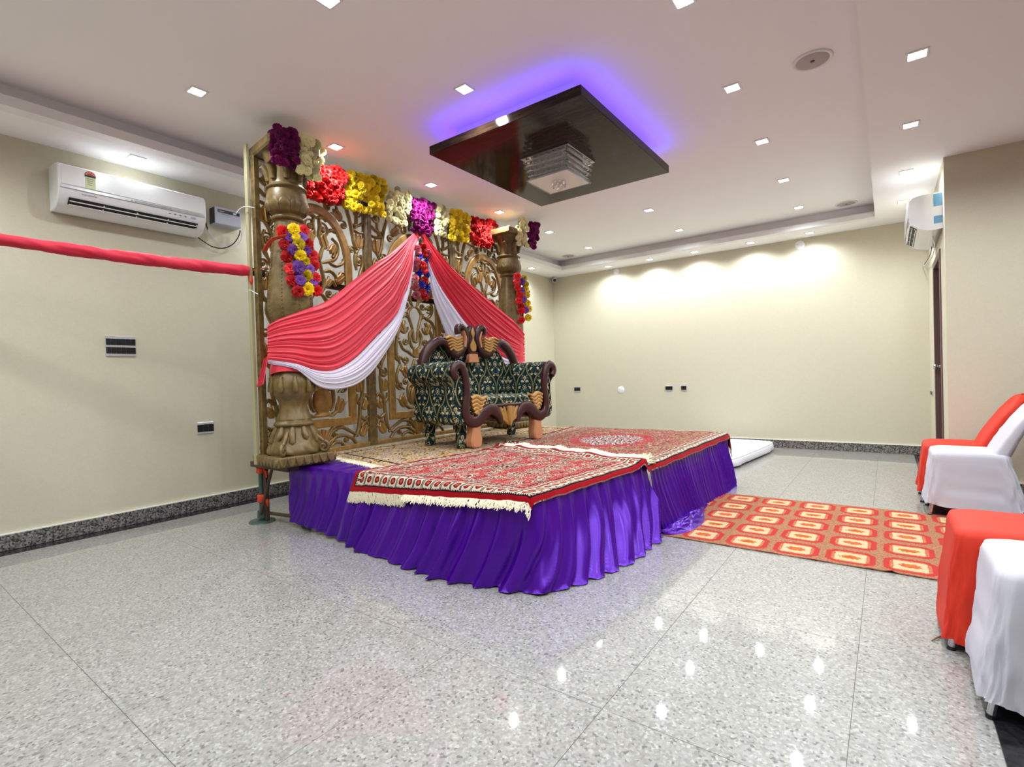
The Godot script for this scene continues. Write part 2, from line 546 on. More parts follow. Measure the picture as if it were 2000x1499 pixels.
func down_light(x: float, y: float, z: float, label: String, group: String, power := 1.0) -> void:
	var t := thing("downlight", label, "light", Vector3(x, y, z), 0.0, group)
	if not M.has("_ring"):
		var ring := MB.new()
		for s in [-1.0, 1.0]:
			ring.box(Vector3(s * 0.044, -0.003, 0), Vector3(0.012, 0.006, 0.100), 0.002)
			ring.box(Vector3(0, -0.003, s * 0.044), Vector3(0.076, 0.006, 0.012), 0.002)
		M["_ring"] = ring.mesh()
		M["_pane"] = MB.new().box(Vector3(0, -0.002, 0), Vector3(0.076, 0.004, 0.076)).mesh()
	part(t, "frame", M["_ring"], M["white plastic"])
	part(t, "diffuser", M["_pane"], M["led diffuser"])
	var a := SpotLight3D.new()
	a.name = "lamp"
	a.light_size = 0.037; a.light_energy = LAMP * power; a.light_color = LAMP_TINT
	a.spot_range = 14.0; a.spot_attenuation = 2.0; a.spot_angle = 82.0; a.spot_angle_attenuation = 0.8; a.shadow_enabled = true
	a.rotation.x = -PI / 2; a.position.y = -0.045
	t.add_child(a)

func ceiling_things() -> void:
	var nth := ["first", "second", "third", "fourth", "fifth", "sixth", "seventh", "eighth"]
	for xz in [[-3.36, [-6.46, -5.43, -4.415, -3.39, -2.38, -1.41, -0.4, 0.6], "above the carved screens"], [-2.085, [-6.468, -5.454, -2.42, -1.46, -0.4, 0.6], "interrupted by the walnut panel"], [-0.765, [-6.49, -5.47, -4.437, -3.483, -2.52, -1.5, -0.5, 0.5], "between walnut panel and chairs"]]:
		for k in xz[1].size(): down_light(xz[0], HU, xz[1][k], "%s tray downlight from the back wall, in the row %s" % [nth[k], xz[2]], "downlights in the tray ceiling")
	var bx := [-3.367, -2.72, -2.09, -1.385, -0.73]
	for k in 5: down_light(bx[k], HS, -7.095, "%s soffit downlight from the left wall washing the back wall" % nth[k], "downlights along the back wall", 0.68)
	var rz := [-6.42, -5.47, -4.435, -3.47, -2.5, -1.5, -0.5, 0.6]
	for k in 8: down_light(0.152, HS, rz[k], "%s downlight from the back wall in the lowered ceiling above the chairs" % nth[k], "downlights above the chairs")
	var qz := [-4.435, -3.47, -2.5, -1.5, -0.5]
	for k in 5: down_light(1.35, HS, qz[k], "%s downlight from the pier wall in the lowered ceiling behind the chairs" % nth[k], "downlights behind the chairs")
	var lz := [-6.382, -5.13, -3.88, -2.63, -1.378, -0.1, 1.1]
	for k in 7: down_light(-4.28, HS, lz[k], "%s downlight from the back wall in the soffit beside the left wall" % nth[k], "downlights along the left wall", 0.75)
	# in-ceiling loudspeakers
	var spk := thing("ceiling_speaker", "round flush ceiling loudspeaker with a brand disc at its centre", "speaker", Vector3(-0.323, HU, -3.475), 0.0, "round ceiling loudspeakers")
	part(spk, "rim", MB.new().lathe([Vector2(0.105, 0.0), Vector2(0.105, -0.004), Vector2(0.098, -0.008), Vector2(0.086, -0.006), Vector2(0.086, 0.0)], 40), M["off white plastic"])
	part(spk, "grille", MB.new().lathe([Vector2(0.0005, -0.009), Vector2(0.05, -0.0075), Vector2(0.0855, -0.005), Vector2(0.0855, 0.0)], 40), M["speaker mesh"])
	part(spk, "badge", MB.new().lathe([Vector2(0.0005, -0.012), Vector2(0.011, -0.0115), Vector2(0.012, -0.008)], 20), M["black plastic"])
	copy_of(spk, Vector3(-0.335, HU, -6.70), 0.0, "round flush ceiling loudspeaker in the tray corner by the door")
	copy_of(spk, Vector3(-3.82, HU, -6.69), 0.0, "round flush ceiling loudspeaker in the tray corner above the security camera")
	spk.set_meta("label", "round flush ceiling loudspeaker in the tray ceiling away from the corners")
	# hanging walnut panel with a violet cove
	var x0 := -2.595
	var x1 := -1.378
	var z0 := -4.063
	var z1 := -2.61
	var c := Vector3((x0 + x1) * 0.5, 0, (z0 + z1) * 0.5)
	var t := thing("ceiling_panel", "glossy dark walnut panel hung below the ceiling with violet glow", "ceiling panel", Vector3(c.x, 2.6, c.z))
	part(t, "veneer_board", MB.new().box(Vector3(0, 0.03, 0), Vector3(x1 - x0, 0.06, z1 - z0), 0.003), M["dark walnut veneer"])
	var wbx := MB.new().box(Vector3((-2.47 - 1.515) * 0.5 - c.x, 0.13, (-2.775 - 3.9) * 0.5 - c.z), Vector3(0.955, 0.14, 1.125))
	part(t, "white_box", wbx, M["white moulding"], "white box between panel and ceiling")
	for s in [-1.0, 1.0]:
		for along in [true, false]:
			var half := Vector2((x1 - x0) * 0.5 - 0.045, (z1 - z0) * 0.5 - 0.05)
			var p := Vector3(0, 0.064, s * half.y) if along else Vector3(s * half.x, 0.064, 0)
			var sz := Vector3((x1 - x0) - 0.16, 0.008, 0.012) if along else Vector3(0.012, 0.008, (z1 - z0) - 0.16)
			part(t, "led_strip", MB.new().box(p, sz), M["violet led strip"])
			var a := AreaLight3D.new()
			a.name = "violet_lamp"
			a.area_size = Vector2(sz.x, sz.z); a.light_energy = VIOLET; a.light_color = Color(0.40, 0.24, 1.0); a.area_normalize_energy = true; a.area_range = 6.0; a.shadow_enabled = true
			a.rotation.x = PI / 2; a.position = p + Vector3(0, 0.006, 0)
			t.add_child(a)
	chandelier(Vector3(-1.93, 2.6, -3.27))

const VIOLET := 0.17

func chandelier(at: Vector3) -> void:
	var t := thing("crystal_chandelier", "square crystal ceiling chandelier with tiers of glass rods under the walnut panel", "chandelier", at)
	part(t, "mounting_plate", MB.new().box(Vector3(0, -0.008, 0), Vector3(0.40, 0.016, 0.40), 0.002), M["mirror steel"])
	part(t, "frosted_core", MB.new().box(Vector3(0, -0.08, 0), Vector3(0.27, 0.128, 0.27), 0.004), M["frosted glass"])
	for k in 4:                                        # tiers: a glass rail on each side, prisms between
		var y := -0.035 - k * 0.036
		var h := 0.188 - k * 0.006
		for q in 4:
			var b := Basis(Vector3.UP, q * PI / 2)
			var rail := MB.new()
			rail.t = Transform3D(b, Vector3.ZERO)
			rail.tube([Vector3(-h, y, h - 0.006), Vector3(h, y, h - 0.006)], 0.0085, 8)
			part(t, "glass_rod", rail, M["crystal"])
			for i in 7:
				var pr := MB.new()
				pr.t = rail.t
				pr.box(Vector3(lerpf(-h + 0.03, h - 0.03, i / 6.0), y + 0.018, h - 0.022), Vector3(0.03, 0.018, 0.012), 0.005)
				part(t, "prism", pr, M["crystal"])
	part(t, "frosted_plate", MB.new().box(Vector3(0, -0.166, 0), Vector3(0.335, 0.006, 0.335), 0.002), M["frosted glass"])
	for q in 4:
		var e := MB.new()
		e.t = Transform3D(Basis(Vector3.UP, q * PI / 2), Vector3.ZERO)
		e.tube([Vector3(-0.172, -0.168, 0.172), Vector3(0.172, -0.168, 0.172)], 0.006, 8)
		part(t, "edge_rod", e, M["crystal"])
	for k in 9:
		var a := TAU * k / 8.0
		var r := 0.0 if k == 8 else 0.045
		var drop := MB.new()
		drop.t = Transform3D(Basis.IDENTITY, Vector3(cos(a) * r, -0.17, sin(a) * r))
		drop.lathe([Vector2(0.0005, 0.0), Vector2(0.010, -0.006), Vector2(0.013, -0.018), Vector2(0.007, -0.03), Vector2(0.0005, -0.04)], 8)
		part(t, "crystal_drop", drop, M["crystal"])
	var ball := MB.new()
	ball.t = Transform3D(Basis.IDENTITY, Vector3(0, -0.222, 0))
	var prof := []
	for i in 13: prof.append(Vector2(maxf(0.0005, sin(PI * i / 12.0) * 0.014), -cos(PI * i / 12.0) * 0.014))
	part(t, "crystal_ball", ball.lathe(prof, 20), M["crystal"])

# ---------------------------------------------------------------- things on the walls
func air_conditioner(label: String, at: Vector3, turn: float, w: float) -> Node3D:     # local: x along the wall, z away from it, y up; origin at lower back edge
	var t := thing("air_conditioner", label, "air conditioner", at, turn)
	var outline := [Vector2(0.0, 0.0), Vector2(0.05, -0.005), Vector2(0.10, 0.0), Vector2(0.15, 0.018), Vector2(0.19, 0.05), Vector2(0.212, 0.085), Vector2(0.222, 0.13), Vector2(0.222, 0.2), Vector2(0.214, 0.255), Vector2(0.19, 0.282), Vector2(0.14, 0.293), Vector2(0.0, 0.295)]
	var body := MB.new()
	body.t = Transform3D(Basis(Vector3(0, 0, 1), Vector3(0, 1, 0), Vector3(-1, 0, 0)), Vector3(w, 0, 0))
	body.prism(poly2(outline), 0.0, w, 0.006)
	var o := part(t, "casing", body, M["white plastic"])
	# front flap, silver strip, louvre
	var flap := MB.new()
	flap.box(Vector3(w * 0.5, 0.205, 0.2235), Vector3(w - 0.03, 0.125, 0.006), 0.002)
	part(t, "front_flap", flap, M["white plastic"])
	part(t, "silver_strip", MB.new().box(Vector3(w * 0.5, 0.128, 0.2235), Vector3(w - 0.02, 0.02, 0.006), 0.002), M["silver plastic"])
	var lv := MB.new()
	lv.t = Transform3D(Basis(Vector3.RIGHT, deg_to_rad(52)), Vector3(w * 0.5, 0.047, 0.186))
	lv.box(Vector3(0.0, 0, 0.0015), Vector3(w - 0.11, 0.056, 0.006))
	var slot := part(t, "outlet_slot", lv, M["dark slot"])
	for k in 2:
		var vn := MB.new()
		vn.t = lv.t
		vn.box(Vector3(0.0, 0.006 - k * 0.03, 0.007), Vector3(w - 0.12, 0.006, 0.008), 0.002)
		part(slot, "vane", vn, M["off white plastic"])
		for q in 4:
			var lug := MB.new()
			lug.t = lv.t
			lug.box(Vector3(lerpf(-0.2, 0.38, q / 3.0), 0.013 - k * 0.03, 0.006), Vector3(0.008, 0.012, 0.006), 0.001)
			part(slot, "vane_lug", lug, M["off white plastic"])
	for k in 4: part(t, "indicator", MB.new().box(Vector3(w - 0.25 + k * 0.035, 0.098, 0.2185), Vector3(0.014, 0.005, 0.003)), M["print grey"])
	part(t, "receiver_window", MB.new().box(Vector3(w - 0.09, 0.098, 0.2185), Vector3(0.035, 0.014, 0.003), 0.001), M["grey plastic"])
	letters("MITSUBISHI HEAVY INDUSTRIES, LTD.", 0.0105, M["print grey"], t, "maker_lettering", Transform3D(Basis.IDENTITY, Vector3(w * 0.60, 0.128, 0.2268)))
	var three := MB.new()
	for a in 3:
		three.t = Transform3D(Basis(Vector3.BACK, TAU * a / 3.0), Vector3(w * 0.60 - 0.135, 0.1265, 0.2266))
		three.prism(poly2([Vector2(0, 0), Vector2(0.003, 0.0045), Vector2(0, 0.009), Vector2(-0.003, 0.0045)]), 0, 0.001)
	part(t, "maker_emblem", three, M["print grey"])
	letters("BLAST INVERTER", 0.008, M["print grey"], t, "model_lettering", Transform3D(Basis.IDENTITY, Vector3(0.16, 0.098, 0.2185)))
	return t

func wall_things() -> void:
	# left unit with its rating sticker
	var ac := air_conditioner("white wall air conditioner with rating sticker, high on the left wall", Vector3(XL, 2.20, -0.945), PI / 2, 0.885)
	var half := MB.new()
	half.t = Transform3D(Basis.IDENTITY, Vector3(0.165, 0.232, 0.2272))
	var arc := [Vector2(-0.03, 0)]
	for k in 13: arc.append(Vector2(-cos(PI * k / 12.0) * 0.03, sin(PI * k / 12.0) * 0.028))
	part(ac, "sticker_fan", half.prism(poly2(arc), 0, 0.0008), M["sticker red"], "red star rating fan")
	for k in 5:
		var st := MB.new()
		var a := PI * (k + 0.5) / 5.0
		st.t = Transform3D(Basis.IDENTITY, Vector3(0.165 - cos(a) * 0.021, 0.232 + sin(a) * 0.019, 0.228))
		var star := []
		for q in 10: star.append(Vector2(sin(TAU * q / 10.0), cos(TAU * q / 10.0)) * (0.005 if q % 2 == 0 else 0.0022))
		part(ac, "rating_star", st.prism(poly2(star), 0, 0.0006), M["print white"])
	part(ac, "sticker_band", MB.new().box(Vector3(0.165, 0.226, 0.2275), Vector3(0.06, 0.012, 0.001)), M["sticker black"])
	part(ac, "sticker_table", MB.new().box(Vector3(0.165, 0.182, 0.2272), Vector3(0.056, 0.076, 0.0009)), M["sticker green"], "pale green rating table")
	for k in 4: part(ac, "sticker_text", MB.new().box(Vector3(0.163, 0.208 - k * 0.013, 0.2278), Vector3(0.036 - k * 0.005, 0.003, 0.0005)), M["print grey"])
	# voltage stabiliser
	var a := on_x(421, 402, -4.40)
	var s := thing("voltage_stabiliser", "grey voltage stabiliser box hanging beside the left air conditioner", "stabiliser", Vector3(XL, 2.335, -1.955), PI / 2)
	part(s, "case", MB.new().box(Vector3(0.1, 0.07, 0.05), Vector3(0.21, 0.14, 0.1), 0.004), M["grey plastic"])
	part(s, "side_panel", MB.new().box(Vector3(-0.004, 0.07, 0.05), Vector3(0.004, 0.13, 0.09), 0.001), M["black plastic"])
	part(s, "label_strip", MB.new().box(Vector3(0.105, 0.107, 0.101), Vector3(0.175, 0.026, 0.002)), M["black plastic"])
	part(s, "meter_window", MB.new().box(Vector3(0.152, 0.107, 0.1025), Vector3(0.026, 0.013, 0.001)), M["print white"])
	letters("Capital", 0.011, M["print white"], s, "maker_lettering", Transform3D(Basis.IDENTITY, Vector3(0.047, 0.106, 0.1022)))
	part(s, "switch", MB.new().box(Vector3(0.208, 0.055, 0.06), Vector3(0.008, 0.03, 0.02), 0.002), M["black plastic"])
	var sw := []
	for k in 9: sw.append(Vector3(0.045 + k * 0.0075, 0.082 + sin(k * 0.8) * 0.003, 0.1005))
	part(s, "scrawl_mark", MB.new().tube(sw, 0.0012, 5), M["black plastic"])
	# power cables
	var cable := func(px: Array, xs: float, r: float, m: Material, label: String) -> void:
		var p3 := []
		for p in px: p3.append(on_x(p[0], p[1], xs))
		single("power_cable", MB.new().tube(smooth(p3, 8), r, 8), m, label, "cable")
	cable.call([[378, 457], [395, 470], [415, 482], [436, 485], [455, 477], [466, 462], [469, 450]], -4.45, 0.0045, M["cable black"], "black power cable looping from the left air conditioner to the stabiliser")
	cable.call([[404, 441], [412, 458], [425, 474], [445, 482], [465, 478], [472, 466], [471, 452]], -4.46, 0.0035, M["cable white"], "pale grey power cable looping below the stabiliser beside the black one")
	single("cable_plug", MB.new().tube([on_x(400, 432, -4.46), on_x(402, 437, -4.46), on_x(406, 449, -4.46)], [0.005, 0.007, 0.004], 8), M["cable black"], "small black plug joint hanging above the pale cable", "plug")
	# right unit, seen from its end
	var ac2 := air_conditioner("white wall air conditioner with blue film on its end, above the door", Vector3(XR, 2.10, -5.42 - 0.88), -PI / 2, 0.88)
	ac2.position = Vector3(XR, 2.115, -5.43)
	ac2.rotation.y = -PI / 2
	ac2.position.z = -6.31
	for f in [[0.235, 0.1], [0.075, 0.06]]:
		part(ac2, "blue_film", MB.new().box(Vector3(0.881, f[0], 0.03), Vector3(0.002, f[1], 0.055)), M["blue film"], "strip of blue protective film")
	var drain := []
	for p in [[1818, 461], [1820, 480], [1817, 497], [1809, 512], [1801, 522]]: drain.append(on_x(p[0], p[1], XR - 0.03))
	var drain2 := []
	for p in [[1822, 461], [1825, 482], [1820, 503], [1808, 517], [1801, 522]]: drain2.append(on_x(p[0], p[1], XR - 0.05))
	single("loose_cable", MB.new().tube(smooth(drain, 6) , 0.004, 6), M["cable black"], "thin black cable dangling straight below the air conditioner over the door", "cable")
	single("loose_cable", MB.new().tube(smooth(drain2, 6), 0.0035, 6), M["cable white"], "thin pale cable bowed outward below the air conditioner over the door", "cable")
	# switch plates
	var plate := func(lo: Vector3, hi: Vector3, turn: float, bars: int, label: String, called: String) -> void:
		var w := Vector2(Vector2(lo.x, lo.z).distance_to(Vector2(hi.x, hi.z)), absf(hi.y - lo.y))
		var t := thing(called, label, "switch plate", (lo + hi) * 0.5, turn)
		part(t, "plate", MB.new().box(Vector3(0, 0, 0.005), Vector3(w.x, w.y, 0.01), 0.003), M["silver plastic"])
		var bh := w.y * (0.62 / bars)
		for k in bars:
			var y := 0.0 if bars == 1 else (w.y * 0.21 if k == 0 else -w.y * 0.21)
			var n := 6 if bars == 2 else 3
			for q in n: part(t, "rocker", MB.new().box(Vector3(lerpf(-0.5, 0.5, (q + 0.5) / n) * w.x * 0.99, y, 0.0105), Vector3(w.x * 0.985 / n - 0.001, bh, 0.006), 0.0015), M["black plastic"])
		if bars == 2: part(t, "regulator_knob", MB.new().tube([Vector3(0, w.y * 0.21, 0.012), Vector3(0, w.y * 0.21, 0.02)], 0.012, 20), M["black plastic"])
	plate.call(on_x(205, 656, XL), on_x(265, 697, XL), PI / 2, 2, "large silver switch plate with two black rows on the left wall", "switch_plate")
	plate.call(on_x(384, 826, XL), on_x(417, 846, XL), PI / 2, 1, "single row silver and black socket plate low on the left wall", "socket_plate")
	for p in [[1122, 755, 1134, 766, "black socket plate on the back wall behind the sofa's right arm"], [1300, 753, 1314, 764, "wider black socket plate of the pair on the back wall"], [1330.5, 752, 1341, 764, "narrower black socket plate of the pair on the back wall"]]:
		plate.call(on_z(p[0], p[1], ZB), on_z(p[2], p[3], ZB), 0.0, 1, p[4], "socket_plate")
	plate.call(on_x(1819.5, 762, XR), on_x(1823, 774, XR), -PI / 2, 1, "small black socket plate beside the door frame", "socket_plate")
	for p in [[1213, 762, 0.055, "round white blank cover low on the back wall"], [1204, 531, 0.05, "round white outlet cover high on the back wall near the far corner"], [1562, 479, 0.055, "round white outlet cover high on the back wall between two downlights"]]:
		var at := on_z(p[0], p[1], ZB)
		var t := thing("round_cover", p[3], "wall cover", at)
		var b := MB.new()
		b.t = Transform3D(Basis(Vector3.RIGHT, PI / 2), Vector3.ZERO)
		part(t, "disc", b.lathe([Vector2(0.0005, 0.012), Vector2(p[2] * 0.6, 0.011), Vector2(p[2] * 0.9, 0.008), Vector2(p[2], 0.0)], 32), M["white plastic"])
		for sx in [-1.0, 1.0]: part(t, "screw", MB.new().tube([Vector3(sx * p[2] * 0.4, sx * -0.012, 0.01), Vector3(sx * p[2] * 0.4, sx * -0.012, 0.014)], 0.006, 10), M["silver plastic"])
	# security camera in the far corner
	var cc := thing("security_camera", "small white bullet security camera in the far corner of the ceiling", "camera", Vector3(-4.44, 2.60, -7.27), deg_to_rad(40))
	part(cc, "bracket", MB.new().tube([Vector3(0, 0.04, 0), Vector3(0, 0.012, 0.01)], 0.02, 14), M["off white plastic"])
	part(cc, "housing", MB.new().tube([Vector3(0, 0, -0.02), Vector3(0, -0.012, 0.05), Vector3(0, -0.025, 0.12)], [0.03, 0.034, 0.034], 20), M["off white plastic"])
	part(cc, "lens", MB.new().tube([Vector3(0, -0.025, 0.118), Vector3(0, -0.026, 0.124)], 0.026, 20), M["black plastic"])
	# crimson cloth wound round a pole, tied to the screen's post
	var e0 := on_x(487, 530, -3.53)
	var e1 := on_x(-60, 459, -4.05)
	var pts := []
	var rad := []
	var n := 90
	for i in n:
		var k := i / float(n - 1)
		pts.append(e0.lerp(e1, k) + Vector3(0, -0.012 * sin(PI * k), 0))
	var bm := MB.new()
	var rows := []
	var dirv := (e1 - e0).normalized()
	var sd := dirv.cross(Vector3.UP).normalized()
	var up := sd.cross(dirv)
	for i in n:
		var row := PackedVector3Array()
		for k in 28:
			var a2 := TAU * k / 28
			var tw := a2 * 2.0 + i * 0.30 + 0.8 * sin(i * 0.37)
			var r := 0.033 + 0.0075 * absf(sin(tw * 0.5)) + 0.003 * absf(sin(tw * 1.5 + 0.6)) + 0.001 * sin(i * 0.9 + k)
			r *= lerpf(1.0, 0.82, i / float(n - 1))
			if i < 3: r *= 0.75 + 0.08 * i
			row.append(pts[i] + sd * cos(a2) * r + up * sin(a2) * r)
		rows.append(row)
	bm.grid(rows, true, true)
	bm.cap(rows[0], pts[5]); bm.cap(rows[n - 1], pts[n - 6])
	var bt := thing("cloth_bound_rail", "crimson cloth wound round a rail tied to the screen post", "cloth rail")
	part(bt, "wound_cloth", bm, M["crimson cloth"])
	part(bt, "tie", MB.new().tube([e0 + Vector3(-0.02, 0.0, 0.01), e0 + Vector3(0.03, 0.012, -0.05), e0 + Vector3(0.05, 0.03, -0.09)], [0.006, 0.005, 0.003], 6), M["orange rag"])
	part(bt, "tassel", MB.new().tube([e0 + Vector3(0.02, -0.03, 0), e0 + Vector3(0.022, -0.05, 0), e0 + Vector3(0.022, -0.075, 0), e0 + Vector3(0.02, -0.09, 0)], [0.004, 0.01, 0.013, 0.004], 8), M["orange rag"])
	for c in [[[[462, 417], [468, 409], [478, 404], [490, 405], [497, 406]], "thin white cord knotted round the screen post near the stabiliser"], [[[486, 567], [491, 568], [498, 572], [504, 575]], "short white cord end tied to the screen post below the crimson rail"]]:
		var p3 := []
		for p in c[0]: p3.append(on_wall(p[0], p[1], [Vector2(-3.62, -1.70), Vector2(-3.48, -1.765)]))
		single("cord_tie", MB.new().tube(smooth(p3, 5), 0.0035, 6), M["cable white"], c[1], "cord")

# ---------------------------------------------------------------- stage, cloths and rugs
const SY := 0.43       # stage deck
func fold_noise(sd: int) -> FastNoiseLite:
	return noise(FastNoiseLite.TYPE_SIMPLEX, 1.0, sd, 2)

func skirt(top: Array, hem: Array, inner: Array, n: int, pitch: float, amp: float, sd: int, lean: float, y_in: float, hem_lift: Callable) -> MB:
	# top, hem, inner: Vector2 plan lines; a cloth that lies on the deck, turns over the edge and hangs to the floor in folds
	var nz := fold_noise(sd)
	var T := even(smooth(top, 8), n); var H := even(smooth(hem, 8), n); var I := even(inner, n)
	var length := 0.0
	for i in range(1, n): length += (T[i] as Vector2).distance_to(T[i - 1])
	var rows := []
	for r in 9:                                      # deck part
		var k := r / 9.0
		var row := PackedVector3Array()
		for i in n:
			var p: Vector2 = (I[i] as Vector2).lerp(T[i], k)
			var s := length * i / n
			row.append(Vector3(p.x, y_in + 0.004 + 0.006 * k * nz.get_noise_2d(s * 9.0, 3.0) + 0.004 * nz.get_noise_2d(p.x * 7.0, p.y * 7.0), p.y))
		rows.append(row)
	var m := 30
	for r in m + 1:
		var k := r / float(m)
		var row := PackedVector3Array()
		for i in n:
			var a: Vector2 = T[i]
			var b: Vector2 = H[i]
			var tg: Vector2 = (T[mini(i + 1, n - 1)] - T[maxi(i - 1, 0)]).normalized()
			var out := tg.orthogonal()
			if out.dot(b - a) < 0.0 and (b - a).length() > 0.02: out = -out
			if out.dot(a - I[i]) < 0.0: out = -out
			var s := length * i / n + lean * k * k
			var ph := TAU * s / pitch
			var w := sin(ph + 2.6 * nz.get_noise_2d(s * 0.9, 7.0)) + 0.35 * sin(ph * 2.1 + 1.7 + 2.0 * nz.get_noise_2d(s * 1.1, 1.0)) + 0.9 * nz.get_noise_2d(s * 0.35 / pitch, k * 0.7)
			var grow := amp * (0.15 + 0.85 * smoothstep(0.0, 0.6, k)) * (0.55 + 0.9 * clampf(nz.get_noise_2d(s * 0.8, 20.0) + 0.5, 0.0, 1.0))
			grow *= lerpf(0.4, 1.0, smoothstep(0.08, 0.35, i / float(n)))
			var lip := 0.012 * sin(minf(k * 6.0, 1.0) * PI * 0.5)
			var p := a.lerp(b, pow(k, 1.5)) + out * (lip + grow * 0.5 * (w + 1.0))
			var low: float = hem_lift.call(i / float(n - 1))
			var y := lerpf(SY + 0.004, low, 1.0 - pow(1.0 - k, 1.0))
			if k < 0.06: y = SY + 0.004 - 0.01 * (k / 0.06)
			row.append(Vector3(p.x, maxf(y, 0.004 + 0.004 * absf(w)), p.y))
		rows.append(row)
	return MB.new().grid(rows, false, false)
func rug_texture(w: int, h: int, aw: float, ah: float, kind: int) -> ImageTexture:
	var n1 := noise(FastNoiseLite.TYPE_SIMPLEX, 7.5, 100 + kind, 2); n1.domain_warp_enabled = true; n1.domain_warp_amplitude = 0.04; n1.domain_warp_frequency = 9.0
	var n2 := noise(FastNoiseLite.TYPE_SIMPLEX, 6.0, 110 + kind, 2)
	var n3 := noise(FastNoiseLite.TYPE_SIMPLEX, 22.0, 120 + kind)
	var red := rgb(142, 8, 20); var cream := rgb(192, 174, 154); var ink := rgb(26, 13, 17); var tan := rgb(146, 94, 56); var rose := rgb(156, 54, 58); var deep := rgb(80, 7, 14)
	return picture(w, h, func(x: int, y: int) -> Color:
		var u := absf((x + 0.5) / w - 0.5) * aw
		var v := absf((y + 0.5) / h - 0.5) * ah
		var du := aw * 0.5 - u
		var dv := ah * 0.5 - v
		var d := minf(du, dv)
		var run := v if du < dv else u
		var c: Color
		if kind == 0:                                    # beige rug with an ink scroll pattern
			var g := fposmod(n1.get_noise_2d(u, v) * 4.0, 1.0)
			var q := n2.get_noise_2d(u, v)
			c = rgb(182, 148, 92)
			if q < 0.16:
				c = cream if g < 0.42 else (ink if g < 0.56 else (rgb(104, 74, 68) if g < 0.7 else rgb(184, 156, 108)))
			elif n3.get_noise_2d(u, v) > 0.45: c = ink
			if d < 0.02: c = rgb(214, 196, 160)
			elif d < 0.14 and d > 0.12: c = ink
			return c
		if d < 0.028: return red
		if d < 0.036: return ink
		if d < 0.105:                                    # border of boxed flowers
			var cell := fposmod(run, 0.07) - 0.035
			var e := d - 0.07
			var r2 := sqrt(cell * cell + e * e)
			c = cream
			if r2 < 0.008: c = tan
			elif r2 < 0.016: c = red if kind == 1 else deep
			elif r2 < 0.019: c = ink
			if absf(absf(cell) - 0.031) < 0.0025: c = ink
			if absf(e) > 0.03: c = ink if fposmod(run, 0.012) < 0.006 else cream
			return c
		if d < 0.118: return red if fposmod(run + d, 0.02) < 0.012 else ink
		if d < 0.126: return cream
		var rad := sqrt(pow(u / (aw * 0.5), 2.0) + pow(v / (ah * 0.5), 2.0))
		var g1 := fposmod(n1.get_noise_2d(u, v) * 4.2, 1.0)
		var q1 := n2.get_noise_2d(u, v)
		var speck := n3.get_noise_2d(u, v)
		if kind == 1:
			c = red if q1 > -0.12 else rose
			if speck > 0.42: c = tan
			if g1 < 0.42: c = cream
			elif g1 < 0.60: c = ink
			if q1 > 0.12 and g1 > 0.2: c = red
			elif q1 < -0.3 and g1 > 0.5: c = deep
			if d > 0.15 and d < 0.158: c = ink
		else:
			c = red if q1 > -0.05 else (deep if q1 > -0.25 else tan)
			if g1 < 0.22: c = cream
			elif g1 < 0.42: c = ink
			elif speck > 0.42: c = tan
			if rad < 0.34 + 0.03 * cos(atan2(v, u) * 12.0): c = ink if speck > 0.18 else (red if speck < -0.42 else rgb(214, 208, 200))
			elif rad < 0.46 and g1 > 0.15: c = red
		return c)

func rug(called: String, label: String, corner: Array, nx: int, nz: int, mesh_y: Callable, tex: ImageTexture, fringes: Array) -> Node3D:
	# corner: four plan points (near-left, near-right, far-right, far-left); u runs left to right, v near to far
	var t := thing(called, label, "rug")
	var m := StandardMaterial3D.new()
	m.resource_name = called + " pile"
	m.albedo_texture = tex; m.roughness = 0.95; m.metallic_specular = 0.15
	m.rim_enabled = true; m.rim = 0.12; m.rim_tint = 0.8
	var at := func(u: float, v: float) -> Vector3:
		var p: Vector2 = (corner[0] as Vector2).lerp(corner[1], u).lerp((corner[3] as Vector2).lerp(corner[2], u), v)
		return mesh_y.call(p, u, v)
	var rows := []
	for r in nz + 1:
		var row := PackedVector3Array()
		for k in nx + 1: row.append(at.call(k / float(nx), 1.0 - r / float(nz)))
		rows.append(row)
	part(t, "pile", MB.new().slab(rows, 0.007), m)
	for f in fringes:                                 # each: [u0, v0, u1, v1, direction, length, count]
		var mb := MB.new()
		var dir: Vector3 = f[4]
		for k in f[6]:
			var s: float = (k + rng.randf()) / f[6]
			var p: Vector3 = at.call(lerpf(f[0], f[2], s), lerpf(f[1], f[3], s)) - Vector3(0, 0.003, 0)
			var along: Vector3 = at.call(lerpf(f[0], f[2], minf(s + 0.01, 1.0)), lerpf(f[1], f[3], minf(s + 0.01, 1.0))) - at.call(lerpf(f[0], f[2], s), lerpf(f[1], f[3], s))
			along = along.normalized()
			var ln: float = f[5] * rng.randf_range(0.75, 1.1)
			var q := p + dir * ln * 0.5 + along * rng.randf_range(-0.4, 0.4) * ln + Vector3(0, rng.randf_range(0.0, 0.006), 0)
			var e := p + dir * ln + along * rng.randf_range(-0.5, 0.5) * ln + Vector3(0, rng.randf_range(-0.004, 0.004), 0)
			mb.tube([p, q, e], [0.002, 0.0032, 0.0022], 4, false)
		var o := part(t, "fringe", mb, M["fringe yarn"], "cream yarn fringe")
		o.set_meta("kind", "stuff")
	return t

